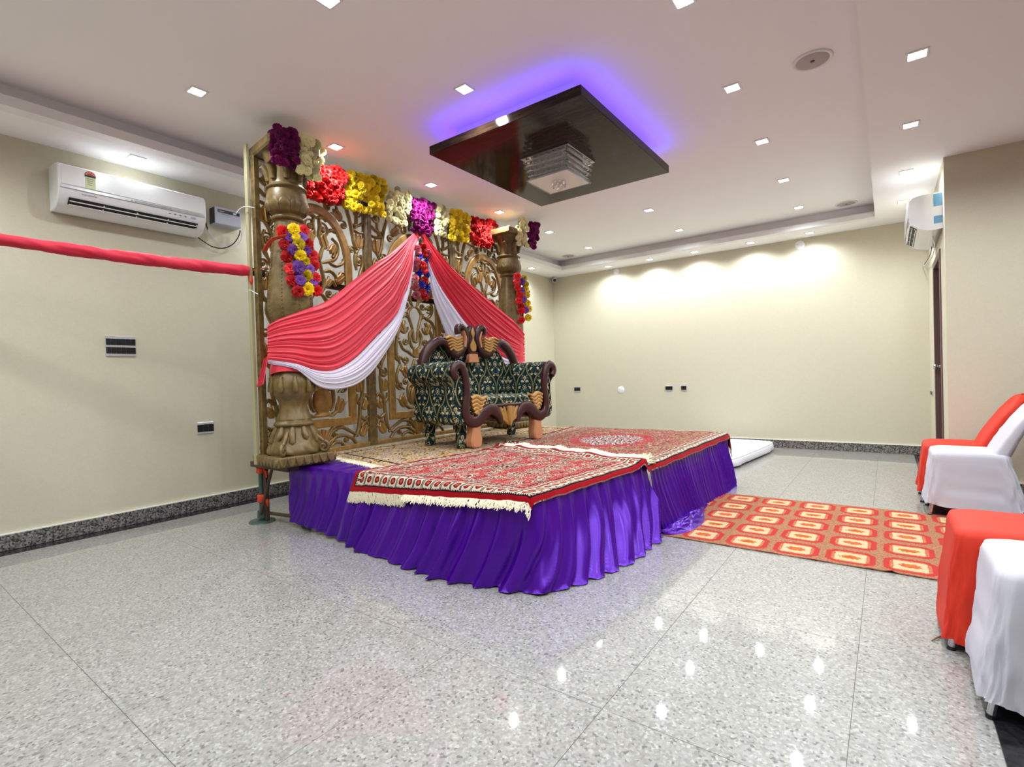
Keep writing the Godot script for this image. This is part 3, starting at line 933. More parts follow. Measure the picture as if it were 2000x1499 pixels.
func stage() -> void:
	# two timber platforms under the cloths
	var plat := func(a: Array, label: String) -> void:
		var t := thing("stage_platform", label, "platform")
		var x0: float = a[0]; var x1: float = a[1]; var z0: float = a[2]; var z1: float = a[3]
		part(t, "deck", MB.new().box(Vector3((x0 + x1) * 0.5, SY - 0.0175, (z0 + z1) * 0.5), Vector3(x1 - x0, 0.033, z1 - z0), 0.003), M["dark timber"])
		for sx in [x0 + 0.05, (x0 + x1) * 0.5, x1 - 0.05]:
			for sz in [z0 + 0.05, z1 - 0.05]: part(t, "leg", MB.new().box(Vector3(sx, (SY - 0.034) * 0.5, sz), Vector3(0.05, SY - 0.034, 0.05), 0.003), M["dark timber"])
	plat.call([-3.42, -1.40, -3.07, -1.99], "near timber stage platform hidden under the violet cloth")
	plat.call([-3.42, -1.24, -4.86, -3.09], "far timber stage platform hidden under the violet cloth")
	# violet cloths
	var top1 := [Vector2(-3.42, -1.965), Vector2(-2.9, -1.965), Vector2(-2.2, -1.965), Vector2(-1.55, -1.965), Vector2(-1.40, -1.985), Vector2(-1.355, -2.06), Vector2(-1.33, -2.3), Vector2(-1.28, -2.7), Vector2(-1.24, -3.06)]
	var hem1 := [Vector2(-3.40, -1.95), Vector2(-2.86, -1.93), Vector2(-2.45, -1.87), Vector2(-1.75, -1.85), Vector2(-1.36, -1.94), Vector2(-1.25, -2.06), Vector2(-1.19, -2.22), Vector2(-1.14, -2.7), Vector2(-1.17, -3.03)]
	var in1 := [Vector2(-3.42, -2.55), Vector2(-2.8, -2.6), Vector2(-2.0, -2.6), Vector2(-1.6, -2.55), Vector2(-1.55, -2.8), Vector2(-1.5, -3.06)]
	var lift := func(s: float) -> float: return lerpf(0.035, 0.0, smoothstep(0.05, 0.3, s))
	single("stage_cloth", skirt(top1, hem1, in1, 420, 0.125, 0.036, 5, 0.16, SY, lift), M["violet satin"], "violet satin cloth draped over the near stage platform", "stage cloth")
	var top2 := [Vector2(-1.235, -3.09), Vector2(-1.215, -3.6), Vector2(-1.2, -4.2), Vector2(-1.19, -4.84)]
	var hem2 := [Vector2(-1.16, -3.10), Vector2(-1.12, -3.35), Vector2(-1.10, -3.7), Vector2(-1.13, -4.0), Vector2(-1.11, -4.4), Vector2(-1.11, -4.74)]
	var in2 := [Vector2(-1.55, -3.09), Vector2(-1.5, -4.84)]
	single("stage_cloth", skirt(top2, hem2, in2, 420, 0.055, 0.022, 9, -0.05, SY, func(_s: float) -> float: return 0.0), M["violet satin"], "violet satin cloth in fine pleats along the far stage platform", "stage cloth")
	# a heap of cloth left on the floor at the joint
	var heap := MB.new()
	var hn := fold_noise(77)
	var rows := []
	for r in 22:
		var row := PackedVector3Array()
		for k in 40:
			var u := k / 39.0; var v := r / 21.0
			var p := Vector2(-1.155, -3.06).lerp(Vector2(-1.11, -3.78), u) + Vector2(lerpf(0.0, 0.11 * sin(PI * pow(u, 0.7)) + 0.03, v), 0.02 * sin(u * 9.0))
			var y := 0.006 + (1.0 - v) * 0.04 * sin(PI * u) + 0.028 * sin(PI * v) * absf(sin(u * 17.0 + 3.0 * hn.get_noise_2d(u * 4.0, v * 1.2)))
			row.append(Vector3(p.x, y, p.y))
		rows.append(row)
	single("fallen_cloth", heap.grid(rows, false, true), M["violet satin"], "crumpled violet satin lying on the floor at the stage joint", "stage cloth")
	# rugs
	var wn := fold_noise(31)
	rug("beige_rug", "beige and ink patterned rug lying in front of the carved screen", [Vector2(-3.58, -2.33), Vector2(-2.36, -2.10), Vector2(-2.36, -4.80), Vector2(-3.58, -4.84)], 26, 50,
		func(p: Vector2, u: float, v: float) -> Vector3: return Vector3(p.x, SY + 0.0135 + 0.002 * wn.get_noise_2d(p.x * 5.0, p.y * 5.0), p.y), rug_texture(448, 896, 1.22, 2.55, 0),
		[[0.0, 0.0, 1.0, 0.0, Vector3(0.1, -0.1, 1.0).normalized(), 0.05, 330]])
	var edge_b := func(p: Vector2, u: float, v: float) -> Vector3:
		var y := SY + 0.0245 + 0.004 * wn.get_noise_2d(p.x * 6.0, p.y * 6.0)
		var q := p
		var over := p.y + 1.955                            # past the front edge
		if over > 0.0:
			q.y = -1.955 + over * 0.30 + 0.012
			y -= over * 0.95
		var xr := lerpf(-1.365, -1.22, clampf((-1.98 - p.y) / 1.1, 0.0, 1.0))
		var ox := p.x - xr
		if ox > 0.0:
			q.x = xr + ox * 0.45 + 0.012
			y -= ox * 0.85
		y += 0.020 * exp(-pow((v - 0.99) * 16.0, 2.0)) * (1.0 + wn.get_noise_2d(u * 3.0, 2.0) * 0.7)
		return Vector3(q.x, y, q.y)
	rug("red_rug", "cream and red patterned rug hanging over the near stage corner", [Vector2(-2.66, -1.83), Vector2(-1.325, -1.925), Vector2(-1.20, -3.02), Vector2(-2.46, -3.2)], 60, 60, edge_b, rug_texture(768, 704, 1.35, 1.25, 1),
		[[0.0, 0.0, 0.36, 0.0, Vector3(0.0, -1.0, 0.1).normalized(), 0.062, 260], [0.36, 0.0, 1.0, 0.0, Vector3(0.05, -0.55, 0.6).normalized(), 0.05, 330], [0.0, 1.0, 1.0, 1.0, Vector3(0.15, 0.10, -1.0).normalized(), 0.08, 900]])
	var edge_c := func(p: Vector2, u: float, v: float) -> Vector3:
		var y := SY + 0.0185 + 0.003 * wn.get_noise_2d(p.x * 6.0 + 20.0, p.y * 6.0)
		var q := p
		var xr := lerpf(-1.215, -1.19, clampf((-3.05 - p.y) / 1.8, 0.0, 1.0))
		var ox := p.x - xr
		if ox > 0.0:
			q.x = xr + ox * 0.5 + 0.012 + 0.006 * sin(p.y * 17.0) * minf(ox * 30.0, 1.0)
			y -= ox * 0.8
		var far := -4.875 - p.y
		if far > 0.0:
			q.y = -4.875 - far * 0.12
			y -= far * 0.98
		if v < 0.25 and u < 0.5: y += 0.02 * exp(-pow((u - 0.03) * 14.0, 2.0)) * absf(wn.get_noise_2d(v * 20.0, 5.0)) * 2.0
		return Vector3(q.x, y, q.y)
	rug("red_rug", "deep red rug with a white medallion on the far platform", [Vector2(-2.52, -3.0), Vector2(-1.165, -2.98), Vector2(-1.135, -5.0), Vector2(-2.80, -4.98)], 56, 80, edge_c, rug_texture(704, 960, 1.4, 2.0, 2),
		[[0.0, 1.0, 1.0, 1.0, Vector3(0.0, -1.0, -0.08).normalized(), 0.06, 300]])

# ---------------------------------------------------------------- carved screen
const PB := 0.447
const PT := 2.62
var PL := [Vector2(-3.52, -1.805), Vector2(-3.65, -2.86), Vector2(-3.65, -3.94), Vector2(-3.65, -4.98)]

func stroke(pts: Array, w0: float, w1: float, th := 0.022, tip := 0.3) -> MB:        # a carved vine: ridge with tapering ends, in x, y
	var p := even(smooth(pts, 8), maxi(10, pts.size() * 4))
	var n := p.size()
	var rows := []
	for i in n:
		var k := i / float(n - 1)
		var tg: Vector2 = (p[mini(i + 1, n - 1)] - p[maxi(i - 1, 0)]).normalized()
		var nr := tg.orthogonal()
		var w := lerpf(w0, w1, k) * clampf(minf((k + 0.06) / tip, 1.0), tip, 1.0)
		var row := PackedVector3Array()
		for q in [[-1.0, 0.0], [-1.0, 0.55], [-0.55, 0.95], [0.0, 1.0], [0.55, 0.95], [1.0, 0.55], [1.0, 0.0]]:
			var o: Vector2 = p[i] + nr * q[0] * w * 0.5
			row.append(Vector3(o.x, o.y, q[1] * th))
		rows.append(row)
	var mb := MB.new()
	mb.grid(rows, true, true)
	mb.cap(rows[0], rows[2][3]); mb.cap(rows[n - 1], rows[n - 3][3])
	return mb

func curl(c: Vector2, r: float, a0: float, turns: float, w: float) -> MB:           # a spiral volute ending in a boss
	var pts := []
	for k in 17:
		var s := k / 16.0
		pts.append(c + Vector2(cos(a0 + turns * TAU * s), sin(a0 + turns * TAU * s)) * r * lerpf(1.0, 0.16, pow(s, 0.85)))
	var mb := stroke(pts, w, w * 0.75, 0.022, 0.5)
	var ring := []
	for k in 12: ring.append(c + Vector2(cos(TAU * k / 12.0), sin(TAU * k / 12.0)) * r * 0.24)
	mb.prism(poly2(ring), 0.002, 0.026, 0.005)
	return mb

func tulip(at: Vector2, s: float, turn: float) -> MB:
	var mb := MB.new()
	mb.t = Transform3D(Basis(Vector3.BACK, turn), Vector3(at.x, at.y, 0))
	mb.prism(poly2([Vector2(0, -1.0) * s, Vector2(0.45, -0.8) * s, Vector2(0.66, -0.25) * s, Vector2(0.6, 0.35) * s, Vector2(0.78, 1.0) * s, Vector2(0.36, 0.62) * s, Vector2(0.0, 1.05) * s, Vector2(-0.36, 0.62) * s, Vector2(-0.78, 1.0) * s, Vector2(-0.6, 0.35) * s, Vector2(-0.66, -0.25) * s, Vector2(-0.45, -0.8) * s]), 0.0, 0.024, 0.006)
	var rib := stroke([Vector2(0, -0.8) * s, Vector2(0.03, 0.0) * s, Vector2(0.0, 0.9) * s], s * 0.22, s * 0.08, 0.012, 0.6)
	for i in rib.v.size(): rib.v[i].z += 0.02
	var base := mb.v.size()
	for i in rib.v.size(): mb.add(rib.v[i])
	for i in rib.idx: mb.idx.append(base + i)
	return mb

func backdrop() -> void:
	var gold: Material = M["antique gold paint"]
	var bright: Material = M["bright gold paint"]
	# half design in panel metres: x from the centre line, y above the floor; mirrored
	var V := func(a: Array) -> Array:
		var o := []
		for i in range(0, a.size(), 2): o.append(Vector2(a[i], a[i + 1]))
		return o
	var vines := [
		[0.03, 0.50, 0.08, 0.60, 0.18, 0.635, 0.27, 0.60, 0.36, 0.545], [0.05, 0.50, 0.12, 0.56, 0.22, 0.565, 0.30, 0.53, 0.34, 0.485], [0.02, 0.49, 0.045, 0.58, 0.10, 0.645], [0.06, 0.49, 0.12, 0.52, 0.18, 0.51, 0.20, 0.485],
		[0.30, 0.52, 0.37, 0.60, 0.39, 0.72, 0.40, 0.82, 0.43, 0.93, 0.44, 1.05], [0.39, 0.72, 0.44, 0.68, 0.48, 0.70], [0.40, 0.80, 0.365, 0.85, 0.36, 0.90], [0.40, 0.62, 0.46, 0.66, 0.48, 0.63], [0.41, 0.85, 0.46, 0.89, 0.485, 0.87],
		[0.44, 1.05, 0.42, 1.16, 0.38, 1.24, 0.38, 1.34, 0.42, 1.43], [0.42, 1.10, 0.47, 1.17, 0.485, 1.25], [0.42, 1.43, 0.45, 1.52, 0.42, 1.62, 0.38, 1.70, 0.385, 1.80, 0.42, 1.88], [0.38, 1.34, 0.36, 1.40, 0.37, 1.46], [0.43, 1.58, 0.48, 1.62, 0.485, 1.70],
		[0.42, 1.88, 0.46, 1.96, 0.475, 2.03, 0.45, 2.09], [0.40, 1.95, 0.395, 2.06, 0.42, 2.12, 0.445, 2.15], [0.375, 2.18, 0.36, 2.30, 0.33, 2.40, 0.29, 2.50, 0.26, 2.57], [0.36, 2.27, 0.41, 2.33, 0.42, 2.42, 0.44, 2.52], [0.365, 2.33, 0.44, 2.34, 0.485, 2.37], [0.36, 2.30, 0.43, 2.28, 0.485, 2.285], [0.42, 2.12, 0.38, 2.19, 0.375, 2.25],
		[0.30, 2.48, 0.20, 2.46, 0.13, 2.43], [0.04, 2.42, 0.03, 2.50, 0.06, 2.57], [0.16, 2.44, 0.17, 2.51, 0.14, 2.57],
		# inside the arch
		[0.0, 1.02, 0.04, 1.06, 0.05, 1.13, 0.02, 1.20], [0.02, 1.02, 0.09, 1.05, 0.13, 1.04], [0.20, 1.15, 0.245, 1.26, 0.235, 1.37, 0.20, 1.47, 0.15, 1.52, 0.13, 1.56], [0.02, 1.22, 0.09, 1.27, 0.16, 1.30, 0.20, 1.37],
		[0.035, 1.49, 0.03, 1.42, 0.02, 1.375, 0.0, 1.365], [0.035, 1.49, 0.075, 1.42, 0.06, 1.34, 0.04, 1.31], [0.0, 1.70, 0.045, 1.69, 0.085, 1.63, 0.06, 1.56, 0.035, 1.49], [0.02, 1.70, 0.05, 1.75, 0.055, 1.82, 0.035, 1.90, 0.02, 1.96], [0.05, 1.75, 0.09, 1.80, 0.14, 1.82, 0.17, 1.78],
		[0.085, 1.63, 0.15, 1.60, 0.22, 1.57, 0.255, 1.50, 0.25, 1.43, 0.21, 1.39], [0.15, 1.60, 0.20, 1.63, 0.235, 1.69, 0.22, 1.76], [0.02, 1.96, 0.04, 2.03, 0.06, 2.08], [0.02, 1.94, 0.10, 1.97, 0.17, 2.0, 0.205, 2.06, 0.20, 2.13, 0.15, 2.165], [0.10, 1.97, 0.18, 1.95, 0.25, 1.98, 0.265, 2.02],
		[0.02, 2.30, 0.035, 2.24, 0.02, 2.17, 0.035, 2.13], [0.0, 2.29, 0.06, 2.31, 0.10, 2.29], [0.11, 2.21, 0.15, 2.23, 0.19, 2.22], [0.05, 1.88, 0.12, 1.90, 0.17, 1.87, 0.19, 1.82], [0.06, 0.96, 0.10, 0.955, 0.115, 0.90, 0.105, 0.82, 0.075, 0.78], [0.08, 0.735, 0.13, 0.76, 0.16, 0.79],
		[0.16, 0.92, 0.22, 0.96, 0.25, 1.03, 0.23, 1.10, 0.20, 1.15], [0.15, 2.08, 0.165, 2.04, 0.15, 2.01]]
	var curls := [[0.40, 1.08, 0.045, 2.0, 1.3, 0.018], [0.40, 1.30, 0.04, 0.5, -1.3, 0.018], [0.42, 1.78, 0.045, 2.2, 1.3, 0.018], [0.425, 2.03, 0.048, 1.2, 1.4, 0.02], [0.115, 2.41, 0.04, 0.4, 1.3, 0.018], [0.43, 2.45, 0.045, 0.0, -1.3, 0.018],
		[0.058, 2.208, 0.062, 1.8, -1.5, 0.02], [0.145, 1.49, 0.055, 2.8, 1.1, 0.017], [0.10, 1.615, 0.03, 0.9, 1.2, 0.015], [0.19, 1.70, 0.045, 4.0, 1.3, 0.017], [0.22, 1.215, 0.038, 1.5, -1.3, 0.016], [0.215, 0.96, 0.042, 4.3, 1.3, 0.018], [0.075, 0.95, 0.022, 0.0, 1.1, 0.013], [0.24, 1.88, 0.03, 0.0, 1.2, 0.015], [0.12, 0.585, 0.03, 1.0, 1.2, 0.014], [0.23, 0.53, 0.026, 1.0, -1.2, 0.013]]
	var tulips := [[0.428, 0.585, 0.052, -0.5], [0.387, 0.965, 0.05, 0.2], [0.452, 0.80, 0.042, -0.5], [0.45, 1.24, 0.045, 0.2], [0.395, 1.52, 0.045, -0.2], [0.46, 1.71, 0.042, 0.1], [0.446, 2.20, 0.055, -0.1], [0.215, 2.375, 0.05, 0.9], [0.36, 2.52, 0.045, 0.3], [0.18, 0.81, 0.058, -0.5], [0.142, 1.085, 0.055, -0.6], [0.165, 1.50, 0.05, -0.4], [0.067, 2.12, 0.055, 0.35], [0.157, 2.08, 0.045, 2.6], [0.217, 1.845, 0.05, -0.9], [0.10, 1.80, 0.04, -0.7]]
	# small leaf scrolls carved wherever the first drawing leaves a wide gap
	var near := []
	for a in vines:
		for p in even(smooth(V.call(a), 4), 14): near.append(p)
	for a in curls + tulips:
		for k in 6: near.append(Vector2(a[0], a[1]) + Vector2(cos(k * 1.05), sin(k * 1.05)) * a[2] * 0.8)
	var pick := RandomNumberGenerator.new()
	pick.seed = 17
	for tries in 5000:
		var p := Vector2(pick.randf_range(0.03, 0.475), pick.randf_range(0.5, 2.55))
		var inside: bool = p.x < 0.25 and p.y > 0.74 and (p.y < 1.95 or pow(p.x / 0.25, 2.0) + pow((p.y - 1.95) / 0.35, 2.0) < 1.0)
		var outside: bool = (p.x > 0.375 or p.y < 0.62) or (p.y > 1.95 and pow(p.x / 0.375, 2.0) + pow((p.y - 1.95) / 0.475, 2.0) > 1.0)
		if not (inside or outside): continue
		if p.y > 0.72 and p.y < 1.0 and p.x < 0.12: continue
		var best := 9.0
		var to := Vector2.ZERO
		for q in near:
			var dd: float = p.distance_to(q)
			if dd < best:
				best = dd; to = q
		if best < 0.049 or best > 0.09: continue
		var r := clampf(best * 0.72, 0.024, 0.042)
		curls.append([p.x, p.y, r, (to - p).angle(), 1.25 if pick.randf() > 0.5 else -1.25, 0.0135])
		vines.append([to.x, to.y, lerpf(to.x, p.x + (to - p).normalized().x * r, 0.5), lerpf(to.y, p.y + (to - p).normalized().y * r, 0.5), p.x + (to - p).normalized().x * r, p.y + (to - p).normalized().y * r])
		for k in 6: near.append(p + Vector2(cos(k * 1.05), sin(k * 1.05)) * r)
		near.append(p)
	var shapes := []                                    # [name, mesh, material]
	for m in [1.0, -1.0]:
		var flip := func(mb: MB) -> ArrayMesh:
			if m < 0.0:
				for i in mb.v.size(): mb.v[i].x = -mb.v[i].x
				for i in range(0, mb.idx.size(), 3):
					var a := mb.idx[i]; mb.idx[i] = mb.idx[i + 1]; mb.idx[i + 1] = a
			return mb.mesh()
		for a in vines: shapes.append(["vine", flip.call(stroke(V.call(a), 0.036, 0.021, 0.025)), gold])
		for a in curls: shapes.append(["scroll", flip.call(curl(Vector2(a[0], a[1]), a[2], a[3], a[4], a[5] * 1.4)), gold])
		for a in tulips: shapes.append(["tulip", flip.call(tulip(Vector2(a[0], a[1]), a[2] * 1.1, a[3])), bright])
	shapes.append(["tulip", tulip(Vector2(0, 1.27), 0.055, 0.0).mesh(), bright])
	for k in 7:                                          # palm at the foot
		var a := lerpf(-1.1, 1.1, k / 6.0)
		shapes.append(["palm_leaf", stroke([Vector2(sin(a) * 0.01, 0.485), Vector2(sin(a) * 0.06, 0.485 + cos(a) * 0.09), Vector2(sin(a) * 0.12, 0.485 + cos(a) * 0.15)], 0.032, 0.026, 0.024, 0.6).mesh(), bright])
	var vase := MB.new()
	vase.t = Transform3D(Basis.from_scale(Vector3(1, 1, 0.4)), Vector3(0, 0, 0.012))
	vase.lathe([Vector2(0.001, 0.735), Vector2(0.085, 0.735), Vector2(0.09, 0.75), Vector2(0.062, 0.765), Vector2(0.058, 0.775), Vector2(0.072, 0.785), Vector2(0.088, 0.83), Vector2(0.09, 0.87), Vector2(0.08, 0.915), Vector2(0.055, 0.945), Vector2(0.05, 0.955), Vector2(0.066, 0.975), Vector2(0.07, 0.99), Vector2(0.001, 0.99)], 32, func(r: float, y: float, a: float) -> float: return r * (1.0 + (0.025 * cos(a * 14.0) if y > 0.79 and y < 0.93 else 0.0)))
	shapes.append(["vase", vase.mesh(), bright])
	# arched frame
	var ring := func(a: float, b: float, foot: float) -> Array:
		var o := [Vector2(-a, foot)]
		for k in 33:
			var th := PI - PI * k / 32.0
			o.append(Vector2(cos(th) * a, 1.95 + sin(th) * b))
		o.append(Vector2(a, foot))
		return o
	var arch := MB.new()
	var out_r: Array = ring.call(0.345, 0.445, 0.65)
	var in_r: Array = ring.call(0.275, 0.375, 0.65)
	var r0 := PackedVector3Array(); var r1 := PackedVector3Array(); var r2 := PackedVector3Array(); var r3 := PackedVector3Array(); var r4 := PackedVector3Array(); var r5 := PackedVector3Array()
	for i in out_r.size():
		var o: Vector2 = out_r[i]; var q: Vector2 = in_r[i]
		r0.append(Vector3(o.x, o.y, 0)); r1.append(Vector3(o.x, o.y, 0.022)); r2.append(Vector3(lerpf(o.x, q.x, 0.12), lerpf(o.y, q.y, 0.12), 0.03))
		r3.append(Vector3(lerpf(o.x, q.x, 0.88), lerpf(o.y, q.y, 0.88), 0.03)); r4.append(Vector3(q.x, q.y, 0.022)); r5.append(Vector3(q.x, q.y, 0))
	for pr in [[r0, r1], [r1, r2], [r2, r3], [r3, r4], [r4, r5], [r5, r0]]: arch.grid(pr, false, false)
	arch.box(Vector3(0, 0.683, 0.015), Vector3(0.56, 0.066, 0.03), 0.005)
	shapes.append(["arch_frame", arch.mesh(), bright])
	var names := ["carved gold screen panel beside the crimson cloth rail, folded slightly forward", "middle carved gold screen panel behind the sofa", "carved gold screen panel next to the back wall"]
	for k in 3:
		var a: Vector2 = PL[k]
		var b: Vector2 = PL[k + 1]
		var w := a.distance_to(b)
		var mid := (a + b) * 0.5
		var t := thing("carved_screen", names[k], "screen", Vector3(mid.x, 0, mid.y), atan2(-(b.y - a.y), b.x - a.x), "carved screen panels of the stage")
		for s in [-1.0, 1.0]: part(t, "stile", MB.new().box(Vector3(s * (w * 0.5 - 0.022), (PB + PT) * 0.5, 0.012), Vector3(0.042, PT - PB, 0.036), 0.004), M["weathered gold plaster"])
		part(t, "bottom_rail", MB.new().box(Vector3(0, PB + 0.018, 0.012), Vector3(w - 0.088, 0.036, 0.034), 0.004), bright)
		part(t, "top_rail", MB.new().box(Vector3(0, PT - 0.025, 0.012), Vector3(w - 0.088, 0.05, 0.034), 0.004), gold)
		for s in shapes: part(t, s[0], s[1], s[2])
		var brace := MB.new().box(Vector3(0, 1.79, -0.035), Vector3(w, 0.05, 0.03), 0.003)
		part(t, "back_brace", brace, M["dark timber"])
	# pale edging batten on the outer side
	var e := PL[0] as Vector2
	single("edge_batten", MB.new().box(Vector3(e.x - 0.012, (PB + 2.66) * 0.5, e.y + 0.022), Vector3(0.035, 2.66 - PB, 0.022), 0.004), M["bare timber"], "pale green grey timber batten up the outer edge of the screen", "batten")
	# white cloth behind the screens
	var rows := []
	var fn := fold_noise(61)
	for r in 12:
		var row := PackedVector3Array()
		for i in 160:
			var z := lerpf(-1.95, -4.95, i / 159.0)
			var y := lerpf(2.56, 0.48, r / 11.0)
			row.append(Vector3(-3.80 + 0.018 * sin(z * 31.0 + 2.0 * fn.get_noise_2d(z * 3.0, 0)) + 0.012 * fn.get_noise_2d(z * 6.0, y), y, z))
		rows.append(row)
	single("backing_cloth", MB.new().grid(rows, false, false), M["backing cloth"], "plain white cloth hung behind the carved screens", "cloth")
	# columns
	column(Vector3(-3.36, 0, -1.97), deg_to_rad(83), "gilded plaster column beside the crimson cloth rail")
	column(Vector3(-3.42, 0, -4.64), deg_to_rad(90), "gilded plaster column beside the back wall")
	# iron stand under the near column
	var s := thing("iron_stand", "rusty iron stand with orange rags under the near column", "stand")
	var at := Vector3(-3.70, 0, -1.895)
	part(s, "foot_plate", MB.new().lathe([Vector2(0.0005, 0.012), Vector2(0.085, 0.011), Vector2(0.09, 0.0)], 32), M["green iron"]).position = at
	part(s, "pipe", MB.new().tube([at + Vector3(0, 0.011, 0), at + Vector3(0, 0.44, 0)], 0.017, 16), M["green iron"])
	part(s, "angle_post", MB.new().box(at + Vector3(0.04, 0.226, -0.016), Vector3(0.035, 0.428, 0.025), 0.002), M["rusty iron"])
	part(s, "collar", MB.new().tube([at + Vector3(-0.002, 0.03, 0), at + Vector3(-0.002, 0.085, 0)], [0.032, 0.028], 16), M["green iron"])
	part(s, "brace", MB.new().tube([at + Vector3(0.02, 0.06, 0.02), at + Vector3(0.22, 0.42, 0.03)], 0.011, 8), M["rusty iron"])
	part(s, "cross_bar", MB.new().tube([at + Vector3(0.03, 0.06, -0.03), at + Vector3(0.42, 0.075, -0.06)], 0.013, 8), M["rusty iron"])
	part(s, "head_beam", MB.new().box(at + Vector3(0.19, 0.425, 0.0), Vector3(0.5, 0.04, 0.09), 0.004), M["rusty iron"])
	for y in [0.385, 0.175]:
		var rag := MB.new()
		rag.lathe([Vector2(0.024, -0.03), Vector2(0.031, -0.02), Vector2(0.03, 0.0), Vector2(0.033, 0.015), Vector2(0.024, 0.028)], 16, func(r: float, yy: float, a: float) -> float: return r + 0.003 * sin(a * 5.0 + yy * 90.0))
		rag.tube([Vector3(0.03, 0.0, -0.01), Vector3(0.055, -0.02, -0.012), Vector3(0.06, -0.06, -0.01)], [0.012, 0.014, 0.004], 8)
		part(s, "rag", rag, M["orange rag"]).position = at + Vector3(0.004, y, 0)

func column(at: Vector3, turn: float, label: String) -> void:
	var t := thing("plaster_column", label, "column", at, turn, "gilded columns of the stage")
	var m: Material = M["weathered gold plaster"]
	part(t, "plinth", MB.new().box(Vector3(0, 0.482, 0), Vector3(0.40, 0.068, 0.38), 0.012), m)
	for sx in 4:
		for q in 7:
			var b := Basis(Vector3.UP, sx * PI / 2)
			var l := MB.new()
			l.t = Transform3D(b, b * Vector3(-0.165 + q * 0.055, 0.49, 0.196 if sx % 2 == 0 else 0.206))
			l.prism(poly2([Vector2(-0.024, 0.024), Vector2(-0.022, -0.01), Vector2(-0.012, -0.032), Vector2(0.0, -0.038), Vector2(0.012, -0.032), Vector2(0.022, -0.01), Vector2(0.024, 0.024)]), -0.012, 0.008, 0.005)
			part(t, "plinth_leaf", l, m)
	var prof := []
	for p in smooth([Vector2(0.165, 0.516), Vector2(0.172, 0.545), Vector2(0.150, 0.60), Vector2(0.125, 0.66), Vector2(0.113, 0.70)], 6): prof.append(p)
	for p in smooth([Vector2(0.115, 0.705), Vector2(0.130, 0.715), Vector2(0.133, 0.728), Vector2(0.120, 0.74)], 5): prof.append(p)
	for p in smooth([Vector2(0.114, 0.745), Vector2(0.098, 0.79), Vector2(0.090, 0.84), Vector2(0.100, 0.88), Vector2(0.130, 0.93), Vector2(0.143, 0.98), Vector2(0.140, 1.03), Vector2(0.120, 1.08), Vector2(0.105, 1.14), Vector2(0.10, 1.30), Vector2(0.11, 1.40), Vector2(0.134, 1.47), Vector2(0.146, 1.54), Vector2(0.143, 1.62), Vector2(0.130, 1.74), Vector2(0.116, 1.88), Vector2(0.100, 2.0), Vector2(0.088, 2.10), Vector2(0.084, 2.125)], 7): prof.append(p)
	for p in smooth([Vector2(0.088, 2.128), Vector2(0.102, 2.137), Vector2(0.104, 2.152), Vector2(0.094, 2.166)], 5): prof.append(p)
	for p in smooth([Vector2(0.092, 2.168), Vector2(0.118, 2.19), Vector2(0.134, 2.225), Vector2(0.137, 2.26), Vector2(0.130, 2.31), Vector2(0.120, 2.34)], 6): prof.append(p)
	for p in smooth([Vector2(0.132, 2.346), Vector2(0.134, 2.356), Vector2(0.118, 2.368), Vector2(0.112, 2.385), Vector2(0.112, 2.42), Vector2(0.118, 2.48), Vector2(0.132, 2.54), Vector2(0.15, 2.58)], 6): prof.append(p)
	var body := MB.new().lathe(prof, 96, func(r: float, y: float, a: float) -> float:
		if y > 0.75 and y < 0.86: return r + 0.006 * absf(sin(a * 5.0)) * smoothstep(0.86, 0.77, y)
		if y > 0.52 and y < 0.70: return r + 0.012 * maxf(0.0, sin(a * 6.0 + 8.0 * sin(y * 40.0) * 0.1)) * smoothstep(0.70, 0.6, y)
		if y > 1.38 and y < 2.12: return r * (1.0 + 0.035 * absf(sin(a * 4.0)) - 0.02)
		if y > 0.89 and y < 1.1: return r + 0.004 * cos(a * 8.0)
		return r)
	part(t, "shaft", body, m)
	for k in 10:                                         # hanging bosses on the lower bulb and foot
		var a := TAU * k / 10.0
		var dirv := Vector3(cos(a), 0, sin(a))
		part(t, "boss", MB.new().tube([dirv * 0.140 + Vector3(0, 1.05, 0), dirv * 0.152 + Vector3(0, 0.99, 0), dirv * 0.150 + Vector3(0, 0.955, 0), dirv * 0.14 + Vector3(0, 0.945, 0)], [0.012, 0.016, 0.02, 0.008], 8), m)
		var a2 := a + 0.2
		var d2 := Vector3(cos(a2), 0, sin(a2))
		part(t, "foot_leaf", MB.new().tube([d2 * 0.108 + Vector3(0, 0.705, 0), d2 * 0.128 + Vector3(0, 0.665, 0), d2 * 0.15 + Vector3(0, 0.635 - 0.03 * (k % 2), 0), d2 * 0.155 + Vector3(0, 0.62 - 0.03 * (k % 2), 0)], [0.016, 0.022, 0.022, 0.006], 8), m)
	for k in 4:                                          # corner volutes on the foot
		var a := PI / 4 + k * PI / 2
		var v := MB.new()
		v.t = Transform3D(Basis(Vector3.UP, -a), Vector3(cos(a), 0, sin(a)) * 0.20 + Vector3(0, 0.555, 0))
		v.t.basis = v.t.basis * Basis.from_scale(Vector3(1, 1, 1))
		var sp := []
		for q in 20:
			var s := q / 19.0
			sp.append(Vector3(cos(1.4 - s * 9.0), sin(1.4 - s * 9.0), 0) * lerpf(0.04, 0.006, s))
		v.tube(sp, 0.0115, 8)
		v.tube([Vector3(0, 0.04, 0), Vector3(-0.04, 0.07, 0), Vector3(-0.08, 0.11, 0)], [0.011, 0.014, 0.014], 8)
		part(t, "volute", v, m)
